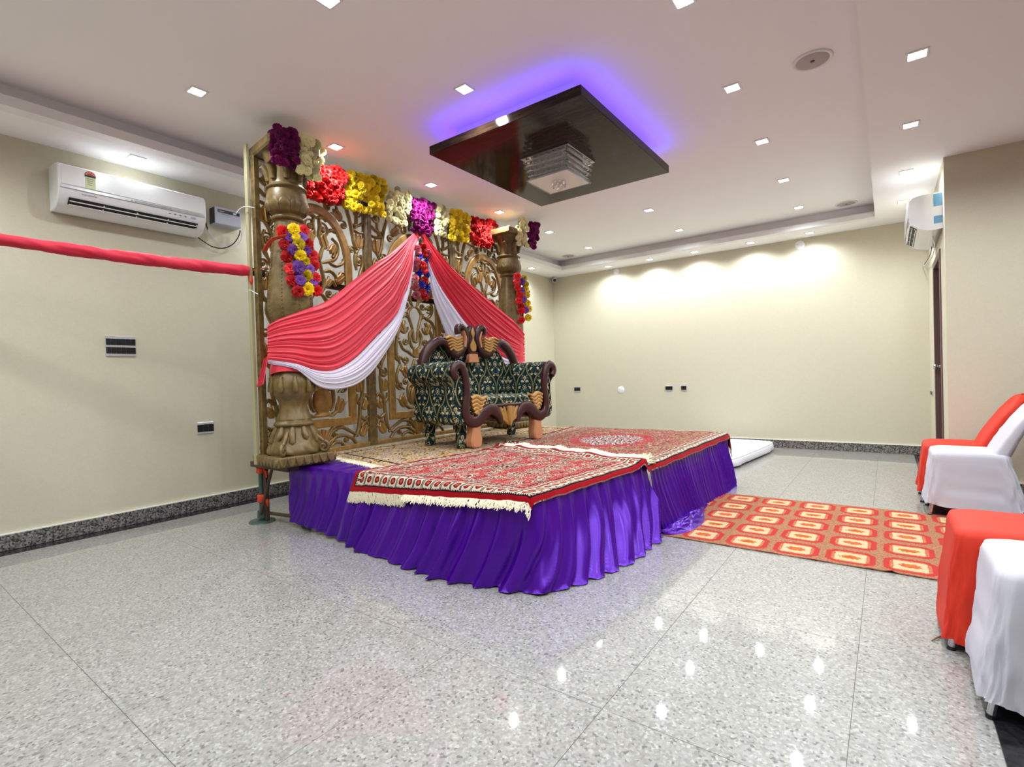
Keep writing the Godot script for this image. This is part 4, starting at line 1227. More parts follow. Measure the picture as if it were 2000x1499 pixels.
	for k in 8:                                          # beaded seams on the long bulb
		var a := TAU * k / 8.0
		var bd := MB.new()
		for q in 26:
			var y := lerpf(1.44, 2.08, q / 25.0)
			var r := 0.0
			for i in prof.size() - 1:
				if prof[i].y <= y and prof[i + 1].y >= y: r = lerpf(prof[i].x, prof[i + 1].x, (y - prof[i].y) / maxf(prof[i + 1].y - prof[i].y, 1e-5))
			var c := Vector3(cos(a), 0, sin(a)) * (r * 0.985) + Vector3(0, y, 0)
			bd.t = Transform3D(Basis.IDENTITY, c)
			bd.lathe([Vector2(0.0005, -0.006), Vector2(0.005, -0.003), Vector2(0.005, 0.003), Vector2(0.0005, 0.006)], 6)
		part(t, "bead_seam", bd, m)
	for k in 12:                                         # petals round the bowl
		var a := TAU * k / 12.0
		var pet := MB.new()
		var rr := []
		for r in 5:
			var row := PackedVector3Array()
			for q in 7:
				var u := q / 6.0 * 2.0 - 1.0
				var v := r / 4.0
				var y := 2.185 + v * (0.085 - 0.03 * u * u)
				var rad := 0.120 + 0.02 * sin(PI * 0.5 * minf(v * 1.6, 1.0)) + 0.003 - (0.004 if v > 0.9 else 0.0)
				var th := a + u * PI / 12.6
				row.append(Vector3(cos(th) * rad, y, sin(th) * rad))
			rr.append(row)
		part(t, "bowl_petal", pet.grid(rr, false, true), m)
	for k in 8:                                          # acanthus curls under the capital
		var a := TAU * (k + 0.5) / 8.0
		var d := Vector3(cos(a), 0, sin(a))
		part(t, "capital_leaf", MB.new().tube([d * 0.112 + Vector3(0, 2.40, 0), d * 0.125 + Vector3(0, 2.46, 0), d * 0.15 + Vector3(0, 2.50, 0), d * 0.165 + Vector3(0, 2.485, 0)], [0.02, 0.022, 0.018, 0.006], 8), m)
	part(t, "abacus", MB.new().box(Vector3(0, 2.615, -0.01), Vector3(0.36, 0.07, 0.34), 0.012), m)

# ---------------------------------------------------------------- drapes
func swag(up: Array, low: Array, plan: Array, n: int, folds: float, amp: float, sd: int, lift := 0.0, flat_at_end := 1.0) -> MB:
	# up, low: pixel lines of the two edges, carried to an upright sheet over the plan line
	var U := []
	var L := []
	for p in up: U.append(on_wall(p[0], p[1], plan))
	for p in low: L.append(on_wall(p[0], p[1], plan))
	U = even(smooth(U, 10), n); L = even(smooth(L, 10), n)
	var nz := fold_noise(sd)
	var m := int(folds * 7) + 6
	var rows := []
	for i in n:
		var k := i / float(n - 1)
		var row := PackedVector3Array()
		var a: Vector3 = U[i]
		var b: Vector3 = L[i]
		var tg: Vector3 = U[mini(i + 1, n - 1)] - U[maxi(i - 1, 0)]
		var nr := Vector3(-tg.z, 0, tg.x).normalized()
		if nr.dot(CP - a) < 0.0: nr = -nr
		var width := a.distance_to(b)
		for j in m:
			var t := j / float(m - 1)
			var ph := TAU * folds * t + 1.5 * nz.get_noise_2d(t * 6.0, k * 1.2)
			var f := absf(sin(ph * 0.5)) * 0.8 + 0.35 * sin(ph * 1.7 + k * 2.0)
			var h := amp * clampf(width / 0.25, 0.25, 1.0) * lerpf(1.0, flat_at_end, smoothstep(0.8, 1.0, k))
			var p := a.lerp(b, t) + nr * (lift + h * f + 0.03 * sin(PI * t) * sin(PI * k) )
			row.append(p)
		rows.append(row)
	return MB.new().grid(rows, false, false)

func drapes() -> void:
	var knot := Vector2(-3.585, -3.43)
	var planL := [knot, Vector2(-3.24, -2.12), Vector2(-3.198, -1.99), Vector2(-3.228, -1.87), Vector2(-3.33, -1.810), Vector2(-3.46, -1.79)]
	var planR := [knot, Vector2(-3.29, -4.52), Vector2(-3.265, -4.64), Vector2(-3.30, -4.76), Vector2(-3.40, -4.80)]
	var red: Material = M["coral satin"]
	var wht: Material = M["white satin"]
	var mid := [[820, 460], [806.7, 492], [802.5, 523], [794, 560], [786, 578], [771, 618], [725, 667], [691, 701], [654, 722.7], [617, 724], [577, 711], [524, 703]]
	var t := thing("coral_drape", "coral satin swag pulled from the screen top to the near column", "drape")
	part(t, "swag", swag([[816, 456], [810, 454.5], [764, 494], [735, 512], [700, 538.7], [642, 584.6], [593, 606], [543.7, 624.5], [523, 637]], mid, planL, 90, 10.0, 0.019, 3, 0.0, 0.5), red)
	# the end wound round the column, with its tail
	var wrap := MB.new()
	var wr := []
	var wn := fold_noise(8)
	for r in 14:
		var row := PackedVector3Array()
		for k in 48:
			var a := TAU * k / 48.0
			var v := r / 13.0
			var rad := lerpf(0.140, 0.142, v) + 0.003 * sin(v * 22.0 + 2.0 * wn.get_noise_2d(cos(a) * 2.0, sin(a) * 2.0))
			row.append(Vector3(-3.36 + cos(a) * rad, lerpf(1.40, 1.075, v) + 0.012 * sin(a * 2.0), -1.97 + sin(a) * rad))
		wr.append(row)
	part(t, "column_wrap", wrap.grid(wr, true, false), red)
	var tail := []
	for r in 14:
		var row := PackedVector3Array()
		for k in 9:
			var p := on_wall(lerpf(520, 508, r / 13.0) + (k - 4) * lerpf(1.2, 1.9, r / 13.0), lerpf(702, 758, r / 13.0) - k * 1.0, [Vector2(-3.30, -1.78), Vector2(-3.6, -1.76)])
			row.append(p + Vector3(0.008, 0, 0.008) * sin(k * 1.9))
		tail.append(row)
	part(t, "tail", MB.new().grid(tail, false, false), red)
	var w := thing("white_drape", "white satin swag hanging below the coral one to the near column", "drape")
	part(w, "swag", swag([[820, 462]] + mid.slice(1), [[820, 466], [807.8, 497], [804, 523], [798, 560], [789, 600], [774, 649], [755.5, 683], [725, 726], [697, 750], [669.5, 759.5], [642, 761], [617, 753], [593, 733], [574, 720], [524, 711]], planL, 90, 5.0, 0.018, 13, 0.004), wht)
	var mid2 := [[823, 460], [837, 512], [852, 548], [872, 581], [906, 628], [940, 668], [985, 700], [1024, 707]]
	var t2 := thing("coral_drape", "coral satin swag pulled from the screen top to the far column", "drape")
	part(t2, "swag", swag([[822, 456], [829, 459], [880, 520], [930, 566], [980, 608], [1008, 632], [1023, 652]], mid2, planR, 80, 9.0, 0.021, 23, 0.0, 0.6), red)
	var wr2 := []
	for r in 14:
		var row := PackedVector3Array()
		for k in 40:
			var a := TAU * k / 40.0
			var v := r / 13.0
			var rad := 0.150 + 0.004 * sin(v * 22.0 + 2.0 * wn.get_noise_2d(cos(a) * 2.0 + 9.0, sin(a) * 2.0))
			row.append(Vector3(-3.42 + cos(a) * rad, lerpf(1.44, 1.12, v), -4.64 + sin(a) * rad))
		wr2.append(row)
	part(t2, "column_wrap", MB.new().grid(wr2, true, false), red)
	var w2 := thing("white_drape", "white satin swag hanging below the coral one to the far column", "drape")
	part(w2, "swag", swag([[823, 463]] + mid2.slice(1), [[824, 467], [829, 500], [836.6, 530], [844, 580], [860, 625], [876, 663], [905, 715], [960, 745], [1024, 722]], planR, 80, 5.0, 0.02, 33, 0.004), wht)

# ---------------------------------------------------------------- flowers
func petal(mb: MB, ang: float, tilt: float, ln: float, wd: float, cup: float, frill := 0.0, off := 0.0) -> void:
	var R := Vector3(cos(ang), sin(ang), 0)
	var T := Vector3(-sin(ang), cos(ang), 0)
	var rows := []
	for r in 4:
		var b := r / 3.0
		var row := PackedVector3Array()
		var w := wd * (0.35 + 0.65 * sin(PI * (0.12 + 0.62 * b)))
		for k in 5:
			var a := k / 4.0 * 2.0 - 1.0
			var bend := tilt - 0.5 * b * b
			row.append(R * (off + b * ln * cos(bend)) + T * a * w + Vector3(0, 0, b * ln * sin(bend) + cup * a * a * b + frill * sin(k * 2.6) * b))
		rows.append(row)
	mb.grid(rows, false, false)
func rose_mesh(kind: int) -> ArrayMesh:
	var mb := MB.new()
	if kind == 0:                                        # full rose
		for k in 6: petal(mb, TAU * k / 6.0, 0.10, 1.05, 0.50, 0.12, 0.07, 0.05)
		for k in 5: petal(mb, TAU * (k + 0.4) / 5.0, 0.62, 0.90, 0.50, 0.16, 0.05, 0.04)
		for k in 4: petal(mb, TAU * (k + 0.2) / 4.0, 1.05, 0.74, 0.42, 0.16, 0.04, 0.02)
		for k in 3: petal(mb, TAU * (k + 0.6) / 3.0, 1.62, 0.70, 0.26, 0.04, 0.0, 0.10)
	elif kind == 1:                                      # open ruffled bloom
		for k in 6: petal(mb, TAU * k / 6.0, 0.22, 1.05, 0.50, 0.06, 0.10, 0.02)
		for k in 5: petal(mb, TAU * (k + 0.5) / 5.0, 0.72, 0.80, 0.42, 0.08, 0.08, 0.02)
		for k in 4: petal(mb, TAU * (k + 0.3) / 4.0, 1.25, 0.50, 0.28, 0.05, 0.05, 0.02)
	else:                                                # spiky daisy
		for q in 3:
			for k in 9: petal(mb, TAU * (k + q * 0.33) / 9.0, 0.25 + q * 0.42, 1.0 - q * 0.15, 0.16, 0.05, 0.0, 0.0)
	return mb.mesh()

func flower_mats(called: String, c: Color) -> Array:
	var out := []
	for k in 3:
		var m := mat("%s petal %d" % [called, k], c.lightened(0.08) if k == 1 else (c.darkened(0.2) if k == 2 else c), 0.65)
		m.metallic_specular = 0.3
		m.backlight_enabled = true; m.backlight = c * 0.2
		out.append(m)
	return out

func flowers() -> void:
	var mesh0 := rose_mesh(0)
	var mesh1 := rose_mesh(1)
	var mesh2 := rose_mesh(2)
	var col := {"plum": flower_mats("plum", rgb(112, 8, 78)), "cream": flower_mats("cream", rgb(242, 235, 172)), "red": flower_mats("red", rgb(206, 20, 18)), "yellow": flower_mats("yellow", rgb(252, 220, 36)), "magenta": flower_mats("magenta", rgb(134, 12, 98)), "violet": flower_mats("violet", rgb(142, 84, 190)), "pink": flower_mats("pink", rgb(232, 118, 132)), "blue": flower_mats("blue", rgb(30, 44, 190)), "scarlet": flower_mats("scarlet", rgb(226, 40, 42))}
	var plan := [Vector2(-3.36, -1.70), Vector2(-3.18, -1.86), Vector2(-3.16, -2.10), Vector2(-3.40, -2.22), Vector2(-3.54, -2.86), Vector2(-3.54, -4.47), Vector2(-3.25, -4.52), Vector2(-3.23, -4.80)]
	var inner := [Vector2(-3.47, -2.0), Vector2(-3.55, -2.86), Vector2(-3.55, -4.5)]
	var bloom := func(parent: Node3D, p: Vector3, size: float, msh: Mesh, mats: Array) -> void:
		var o := part(parent, "flower", msh, mats[rng.randi() % 3])
		var out := (CP - p); out.y *= 0.3; out = out.normalized().lerp(Vector3(1, 0, 0.1), 0.45)
		out = (out + Vector3(rng.randf_range(-0.5, 0.5), rng.randf_range(-0.55, 0.35), rng.randf_range(-0.5, 0.5))).normalized()
		var bs := Basis.looking_at(-out, Vector3.UP) * Basis(Vector3.BACK, rng.randf() * TAU)
		o.transform = Transform3D(bs.scaled_local(Vector3.ONE * size), p)
	# each: colour, outline corners in pixels (top left, top right, bottom right, bottom left), columns, rows, size, mesh, plan, label
	var sets := [
		["plum", [[532, 250], [580, 262], [578, 325], [528, 312]], 5, 7, 0.030, mesh1, plan, "plum flower garland bunched on the near column capital"],
		["cream", [[590, 272], [632, 290], [622, 352], [582, 330]], 4, 6, 0.033, mesh1, plan, "pale cream flower garland beside the plum one on the near capital"],
		["red", [[602, 322], [676, 338], [668, 396], [596, 382]], 7, 7, 0.032, mesh0, inner, "red flower garland between the near capital and a yellow one"],
		["yellow", [[678, 340], [754, 356], [750, 420], [674, 402]], 7, 7, 0.032, mesh0, inner, "yellow flower garland between the red and cream ones near the crimson rail"],
		["cream", [[760, 370], [800, 380], [796, 438], [756, 426]], 5, 7, 0.029, mesh1, inner, "cream flower garland between the yellow and magenta ones"],
		["magenta", [[804, 388], [848, 402], [843, 460], [800, 446]], 6, 7, 0.030, mesh0, inner, "magenta flower garland above the knot of the drapes"],
		["cream", [[852, 404], [876, 410], [870, 460], [848, 454]], 4, 7, 0.028, mesh1, inner, "cream flower garland between the magenta and yellow ones"],
		["yellow", [[880, 412], [916, 421], [914, 472], [874, 462]], 6, 7, 0.030, mesh0, inner, "yellow flower garland between the cream and red ones near the far column"],
		["red", [[922, 427], [970, 437], [968, 484], [918, 474]], 7, 7, 0.030, mesh0, inner, "red flower garland beside the far column capital"],
		["cream", [[1015, 430], [1030, 436], [1030, 482], [1010, 474]], 3, 7, 0.030, mesh1, plan, "cream flower garland on the far column capital"],
		["plum", [[1036, 438], [1052, 441], [1050, 484], [1032, 480]], 3, 7, 0.030, mesh1, plan, "plum flower garland at the outer side of the far capital"]]
	for s in sets:
		var q: Array = s[1]
		var t := thing("flower_garland", s[7], "garland", Vector3.ZERO, 0.0, "flower garlands along the screen top")
		var back := MB.new()
		for c in s[2]:
			var u: float = (c + 0.5) / s[2]
			var string := []
			for r in s[3]:
				var v: float = r / float(s[3] - 1)
				var last: int = s[3] - 1 - r
				v = 0.98 if last == 0 else (0.80 if last == 1 else r / float(s[3] - 3) * 0.60)
				var pu: float = u + rng.randf_range(-0.22, 0.22) / s[2]
				var px := lerpf(lerpf(q[0][0], q[1][0], pu), lerpf(q[3][0], q[2][0], pu), v)
				var py := lerpf(lerpf(q[0][1], q[1][1], pu), lerpf(q[3][1], q[2][1], pu), v) + rng.randf_range(-1.5, 1.5)
				var p := on_wall(px, py, s[6])
				var keep: bool = r < s[3] - 2 or rng.randf() > 0.12
				string.append(p + Vector3(-0.03, 0, -0.01))
				p += Vector3(rng.randf_range(-0.02, 0.025), 0, rng.randf_range(-0.01, 0.01))
				p.y = minf(p.y, HU - 0.045)
				if keep: bloom.call(t, p, s[4] * rng.randf_range(0.92, 1.2), s[5], col[s[0]])
			back.tube(string, 0.006, 5)
		part(t, "string", back, M["leaf green"])
	# posies: three hanging bunches, flower by flower
	var posy := func(label: String, list: Array, pl: Array, size: float, rib: Array) -> void:
		var t := thing("flower_posy", label, "posy")
		for f in list:
			var p := on_wall(f[1], f[2], pl)
			bloom.call(t, p, size * (f[3] if f.size() > 3 else 1.0), mesh2 if f[0] == "blue" else (mesh1 if f[0] == "violet" else mesh0), col[f[0]])
		var b := []
		for r in rib: b.append(on_wall(r[0], r[1], pl) + Vector3(-0.03, 0, -0.01))
		part(t, "stem", MB.new().tube(b, 0.012, 6), M["leaf green"])
	posy.call("posy of red, yellow and violet roses on the near column", [["scarlet", 553, 452], ["yellow", 575, 447], ["scarlet", 594, 450], ["violet", 566, 463], ["violet", 589, 464], ["yellow", 583, 477], ["scarlet", 557, 477], ["scarlet", 600, 476], ["violet", 574, 489], ["violet", 598, 489], ["yellow", 586, 500], ["scarlet", 561, 502], ["scarlet", 610, 500], ["violet", 585, 523, 1.2], ["violet", 605, 526], ["yellow", 597, 511, 0.8], ["scarlet", 567, 525], ["scarlet", 613, 519], ["yellow", 598, 539], ["scarlet", 571, 548], ["violet", 586, 548], ["violet", 612, 549], ["scarlet", 617, 543], ["yellow", 600, 565, 1.15], ["scarlet", 583, 570], ["scarlet", 618, 568], ["yellow", 578, 462, 0.7]], [Vector2(-3.30, -1.80), Vector2(-3.17, -1.92), Vector2(-3.20, -2.15)], 0.040, [[578, 445], [588, 490], [595, 540], [602, 570]])
	posy.call("posy of pink roses and blue blooms below the drape knot", [["pink", 815, 486], ["scarlet", 827, 482, 0.8], ["pink", 836, 494, 0.8], ["blue", 820, 501], ["scarlet", 829, 496], ["pink", 814, 511], ["blue", 832, 509, 0.8], ["scarlet", 826, 518], ["pink", 811, 524], ["scarlet", 829, 528], ["blue", 818, 533], ["blue", 834, 537, 0.85], ["pink", 812, 543], ["scarlet", 830, 548], ["blue", 824, 557], ["pink", 812, 561], ["blue", 835, 562, 0.9], ["scarlet", 826, 572], ["pink", 813, 577], ["scarlet", 831, 580, 0.9], ["blue", 834, 571, 0.8], ["pink", 817, 493, 0.8]], [Vector2(-3.555, -3.0), Vector2(-3.53, -4.2)], 0.040, [[822, 486], [824, 520], [823, 560], [822, 578]])
	posy.call("posy of red, yellow and violet roses on the far column", [["scarlet", 1011, 540], ["yellow", 1024, 543], ["scarlet", 1010, 550], ["violet", 1019, 550], ["yellow", 1027, 556], ["scarlet", 1012, 562], ["violet", 1021, 568], ["yellow", 1028, 565], ["scarlet", 1015, 576], ["violet", 1031, 571, 0.8], ["yellow", 1029, 577], ["scarlet", 1014, 588], ["violet", 1023, 585], ["yellow", 1030, 592], ["scarlet", 1018, 600], ["violet", 1027, 606], ["yellow", 1033, 604], ["scarlet", 1018, 608], ["yellow", 1032, 621], ["scarlet", 1019, 626]], [Vector2(-3.28, -4.45), Vector2(-3.24, -4.64), Vector2(-3.26, -4.85)], 0.040, [[1018, 540], [1021, 575], [1024, 600], [1024, 622]])
	var rb := MB.new()
	var rr := []
	for p in [[517, 490], [530, 470], [548, 463], [562, 461]]: rr.append(on_wall(p[0], p[1], [Vector2(-3.46, -1.82), Vector2(-3.25, -1.80), Vector2(-3.19, -1.9)]))
	single("red_ribbon", rb.tube(smooth(rr, 6), 0.016, 10, true, 0.25), M["orange rag"], "red ribbon tying the posy to the near column", "ribbon")

# ---------------------------------------------------------------- sofa
func brocade() -> ImageTexture:                          # dark green ogee lattice with gold sprays, 512 pixels square, repeating
	var im := Image.create(512, 512, false, Image.FORMAT_RGB8)
	var deep := rgb(9, 27, 28); var sage := rgb(120, 124, 92); var gilt := rgb(206, 190, 140); var teal := rgb(12, 48, 58); var olive := rgb(84, 84, 52)
	im.fill(deep)
	var r := RandomNumberGenerator.new()
	r.seed = 91
	var dab := func(cx: float, cy: float, rx: float, ry: float, ang: float, c: Color) -> void:
		var m := int(maxf(rx, ry)) + 1
		for dy in range(-m, m + 1):
			for dx in range(-m, m + 1):
				var a := (dx * cos(ang) + dy * sin(ang)) / rx
				var b := (-dx * sin(ang) + dy * cos(ang)) / ry
				if a * a + b * b <= 1.0: im.set_pixel(posmod(int(cx) + dx, 512), posmod(int(cy) + dy, 512), c)
	var both := func(ox: float, oy: float, x: float, y: float, rx: float, ry: float, ang: float, c: Color) -> void:
		dab.call(ox + x, oy + y, rx, ry, ang, c)
		if absf(x) > 0.5: dab.call(ox - x, oy + y, rx, ry, -ang, c)
	for o in [[128, 256], [384, 256], [0, 0], [256, 0]]:
		var ox: float = o[0]; var oy: float = o[1]
		both.call(ox, oy, 0, -20, 70, 120, 0.0, teal)
		for k in 40: both.call(ox, oy, r.randf_range(6, 100), r.randf_range(-150, 150), r.randf_range(2.5, 4), r.randf_range(5, 10), r.randf_range(-1.4, 1.4), [sage, gilt, olive, rgb(190, 196, 186)][k % 4])
		for q in [[46, 70, 0.5], [40, -58, -0.4], [26, 128, 0.2], [72, 6, 0.9]]:      # hand-shaped leaf sprays
			for f in 5: both.call(ox, oy, q[0] + sin(q[2] + (f - 2) * 0.55) * 13.0, q[1] - cos(q[2] + (f - 2) * 0.55) * 13.0, 4.0, 11.0, q[2] + (f - 2) * 0.55, gilt)
			both.call(ox, oy, q[0], q[1] + 4, 5, 6, 0.0, sage)
		for f in 8: dab.call(ox + sin(TAU * f / 8.0) * 20.0, oy + cos(TAU * f / 8.0) * 24.0, 9, 9, 0.0, gilt)     # medallion
		dab.call(ox, oy, 22, 27, 0.0, deep)
		for f in 6: dab.call(ox + sin(TAU * f / 6.0) * 11.0, oy + cos(TAU * f / 6.0) * 13.0, 5, 5, 0.0, gilt)
		dab.call(ox, oy, 5, 6, 0.0, rgb(196, 150, 120))
		both.call(ox, oy, 0, -100, 17, 20, 0.0, gilt)                                    # poppy heads
		both.call(ox, oy, 0, -96, 10, 12, 0.0, rgb(150, 112, 78))
		both.call(ox, oy, 0, -74, 5, 9, 0.0, rgb(214, 206, 190))
		both.call(ox, oy, 20, -66, 4, 16, 0.7, gilt)
		both.call(ox, oy, 24, 104, 11, 15, 0.3, olive)
	for y in 512:                                         # the lattice
		for c0 in [0, 256]:
			for s in [0, 1]:
				var cc := cos(TAU * y / 512.0)
				var k := signf(cc) * pow(absf(cc), 0.65)
				var xc: float = c0 + (64.0 + 58.0 * k if s == 0 else 192.0 - 58.0 * k)
				var slope := 1.0 + 1.6 * absf(sin(TAU * y / 512.0)) * pow(absf(cc) + 0.03, -0.2)
				for dx in range(-int(8 * slope), int(8 * slope) + 1):
					var e := absf(dx) / slope
					im.set_pixel(posmod(int(xc) + dx, 512), y, sage if e < 2.8 else (olive if e < 4.2 else deep))
	return ImageTexture.create_from_image(im)

func sofa() -> void:
	var fab := mat("brocade", Color.WHITE, 0.75, 0.0, 0.3)
	tri(fab, brocade(), 0.46, false)
	fab.uv1_triplanar_sharpness = 6.0
	var wood: Material = M["mahogany lacquer"]
	var gilt_m: Material = M["gilt carving"]
	var t := thing("carved_sofa", "green brocade two seat sofa with carved mahogany swans and gilt wings", "sofa", Vector3(-2.585, SY + 0.0165, -3.435), deg_to_rad(78.5))
	t.scale = Vector3(0.93, 1, 1)
	part(t, "seat_cushion", cushion(Vector3(0, 0.335, -0.25), Vector3(0.94, 0.15, 0.54), 0.045), fab)
	# upholstered back
	var hb := [Vector2(0, 0.80), Vector2(0.08, 0.79), Vector2(0.16, 0.80), Vector2(0.24, 0.85), Vector2(0.32, 0.865), Vector2(0.40, 0.82), Vector2(0.47, 0.73), Vector2(0.52, 0.63), Vector2(0.53, 0.22)]
	var full := []
	for p in hb: full.append(p)
	for i in range(hb.size() - 1, 0, -1): full.append(Vector2(-hb[i].x, hb[i].y))
	var back := MB.new()
	back.t = Transform3D(Basis(Vector3.RIGHT, -0.06), Vector3(0, 0.02, -0.545))
	back.prism(poly2(full), -0.05, 0.06, 0.02)
	part(t, "backrest", back, fab)
	# arms: rolled section carried front to back
	for s in [-1.0, 1.0]:
		var sec := []
		for p in smooth([Vector2(0.455, 0.30), Vector2(0.455, 0.5), Vector2(0.47, 0.615), Vector2(0.50, 0.675), Vector2(0.56, 0.695), Vector2(0.625, 0.67), Vector2(0.655, 0.615), Vector2(0.645, 0.56), Vector2(0.605, 0.52), Vector2(0.585, 0.48), Vector2(0.59, 0.38), Vector2(0.60, 0.28), Vector2(0.585, 0.215), Vector2(0.54, 0.19), Vector2(0.455, 0.195), Vector2(0.455, 0.30)], 4): sec.append(Vector2(p.x * s, p.y))
		sec.pop_back()
		var arm := MB.new()
		arm.prism(poly2(sec), -0.58, 0.0, 0.018)
		part(t, "arm", arm, fab)
		# carved front: S scroll, lower loop, hooked end
		var sw := func(pts: Array, w: Array, z: float, th: float, m: Material, called: String) -> void:
			var p := even(smooth(pts, 8), 40)
			var rows := []
			for i in 40:
				var k := i / 39.0
				var wi := lerpf(w[int(minf(k * (w.size() - 1), w.size() - 2))], w[int(minf(k * (w.size() - 1), w.size() - 2)) + 1], fposmod(k * (w.size() - 1), 1.0) if k < 1.0 else 1.0)
				var tg: Vector2 = (p[mini(i + 1, 39)] - p[maxi(i - 1, 0)]).normalized()
				var nr := tg.orthogonal()
				var row := PackedVector3Array()
				for q in [[-1.0, 0.0], [-1.0, 0.6], [-0.7, 0.92], [0.0, 1.0], [0.7, 0.92], [1.0, 0.6], [1.0, 0.0]]:
					var o: Vector2 = p[i] + nr * q[0] * wi * 0.5
					row.append(Vector3(o.x * s, o.y, z + q[1] * th))
				rows.append(row)
			var mb := MB.new().grid(rows, true, s > 0.0)
			mb.cap(rows[0], rows[2][3]); mb.cap(rows[39], rows[37][3])
			part(t, called, mb, m)
		sw.call([Vector2(0.575, 0.565), Vector2(0.60, 0.61), Vector2(0.58, 0.655), Vector2(0.53, 0.665), Vector2(0.495, 0.62), Vector2(0.475, 0.55), Vector2(0.468, 0.44), Vector2(0.485, 0.34), Vector2(0.475, 0.26), Vector2(0.42, 0.215), Vector2(0.35, 0.222), Vector2(0.30, 0.265), Vector2(0.245, 0.30), Vector2(0.18, 0.30), Vector2(0.125, 0.25), Vector2(0.095, 0.18)], [0.05, 0.07, 0.058, 0.058, 0.07, 0.095, 0.105, 0.095, 0.035], -0.005, 0.045, wood, "arm_facing")
		# wing of carved ridges
		for k in 5:
			var y := 0.40 - k * 0.03
			var x0 := 0.425 - 0.012 * k * (k - 1) * 0.25
			var x1 := lerpf(0.255, 0.33, k / 4.0)
			sw.call([Vector2(x0, y - 0.004), Vector2(lerpf(x0, x1, 0.33), y + 0.012), Vector2(lerpf(x0, x1, 0.66), y - 0.012), Vector2(x1, y + 0.008)], [0.03, 0.036, 0.034, 0.018], -0.002, 0.034, gilt_m, "wing_ridge")
		# front leg
		var leg := MB.new()
		leg.prism(poly2([Vector2(0.315 * s, 0.235), Vector2(0.328 * s, 0.14), Vector2(0.312 * s, 0.07), Vector2(0.32 * s, 0.02), Vector2(0.345 * s, 0.0), Vector2(0.40 * s, 0.0), Vector2(0.428 * s, 0.02), Vector2(0.436 * s, 0.07), Vector2(0.415 * s, 0.14), Vector2(0.425 * s, 0.235)]), -0.06, 0.022, 0.012)
		part(t, "front_leg", leg, M["pale timber leg"], "pale carved front leg")
		for z in [-0.10, -0.48]: part(t, "upholstered_leg", MB.new().box(Vector3(s * (0.45 if z > -0.2 else 0.50), 0.1, z), Vector3(0.085, 0.2, 0.06), 0.01), fab)
		# top rail, wing and swan neck on the back
		var zb := -0.50
		sw.call([Vector2(0.575, 0.66), Vector2(0.535, 0.76), Vector2(0.46, 0.845), Vector2(0.38, 0.89), Vector2(0.30, 0.875), Vector2(0.245, 0.81), Vector2(0.19, 0.775), Vector2(0.135, 0.80), Vector2(0.085, 0.86), Vector2(0.062, 0.93), Vector2(0.085, 1.0), Vector2(0.13, 1.03), Vector2(0.165, 1.0), Vector2(0.158, 0.955)], [0.06, 0.085, 0.085, 0.07, 0.075, 0.07, 0.06, 0.055, 0.03], zb, 0.06, wood, "swan_rail")
		for k in 5:
			var y := 0.915 - k * 0.025
			sw.call([Vector2(0.325 - 0.012 * k, y - 0.005), Vector2(0.26 - 0.006 * k, y + 0.012), Vector2(0.20, y - 0.010), Vector2(0.135, y + 0.012)], [0.018, 0.032, 0.034, 0.03], zb + 0.004, 0.066, gilt_m, "wing_ridge")
		sw.call([Vector2(0.10, 0.84), Vector2(0.088, 0.92), Vector2(0.11, 0.985)], [0.03, 0.035, 0.012], zb + 0.006, 0.06, M["pale timber leg"], "swan_throat")
		# half of the carved apron
		for k in 4: sw.call([Vector2(0.01 + k * 0.012, 0.165 + k * 0.012), Vector2(0.035 + k * 0.03, 0.235), Vector2(0.06 + k * 0.045, 0.318)], [0.022, 0.042, 0.03], -0.012, 0.036, gilt_m, "apron_leaf")
	part(t, "apron_rail", MB.new().box(Vector3(0, 0.328, 0.012), Vector3(0.52, 0.024, 0.035), 0.006), wood)
	part(t, "apron_board", MB.new().box(Vector3(0, 0.26, -0.03), Vector3(0.5, 0.1, 0.02), 0.004), wood)
	var apron_mid := stroke([Vector2(0, 0.155), Vector2(0, 0.24), Vector2(0, 0.32)], 0.04, 0.05, 0.05, 0.3)
	part(t, "apron_leaf", apron_mid, gilt_m)
	# finial between the swans
	var fin := MB.new()
	fin.prism(poly2([Vector2(0, 1.045), Vector2(0.03, 1.02), Vector2(0.045, 0.97), Vector2(0.04, 0.92), Vector2(0.055, 0.87), Vector2(0.05, 0.78), Vector2(-0.05, 0.78), Vector2(-0.055, 0.87), Vector2(-0.04, 0.92), Vector2(-0.045, 0.97), Vector2(-0.03, 1.02)]), -0.51, -0.45, 0.014)
	part(t, "finial", fin, wood)
	var sp := MB.new()
	sp.prism(poly2([Vector2(0, 1.02), Vector2(0.018, 0.985), Vector2(0.022, 0.965), Vector2(0.006, 0.93), Vector2(0.010, 0.90), Vector2(0.034, 0.865), Vector2(0.036, 0.83), Vector2(0.02, 0.80), Vector2(-0.02, 0.80), Vector2(-0.036, 0.83), Vector2(-0.034, 0.865), Vector2(-0.010, 0.90), Vector2(-0.006, 0.93), Vector2(-0.022, 0.965), Vector2(-0.018, 0.985)]), -0.455, -0.437, 0.005)
	part(t, "finial_spray", sp, gilt_m)
	var fan := MB.new()
	fan.prism(poly2([Vector2(-0.045, 0.785), Vector2(0.045, 0.785), Vector2(0.068, 0.70), Vector2(-0.068, 0.70)]), -0.485, -0.435, 0.008)
	part(t, "fan_base", fan, M["pale timber leg"])
	part(t, "fan_band", MB.new().box(Vector3(0, 0.788, -0.443), Vector3(0.095, 0.012, 0.02), 0.003), wood)

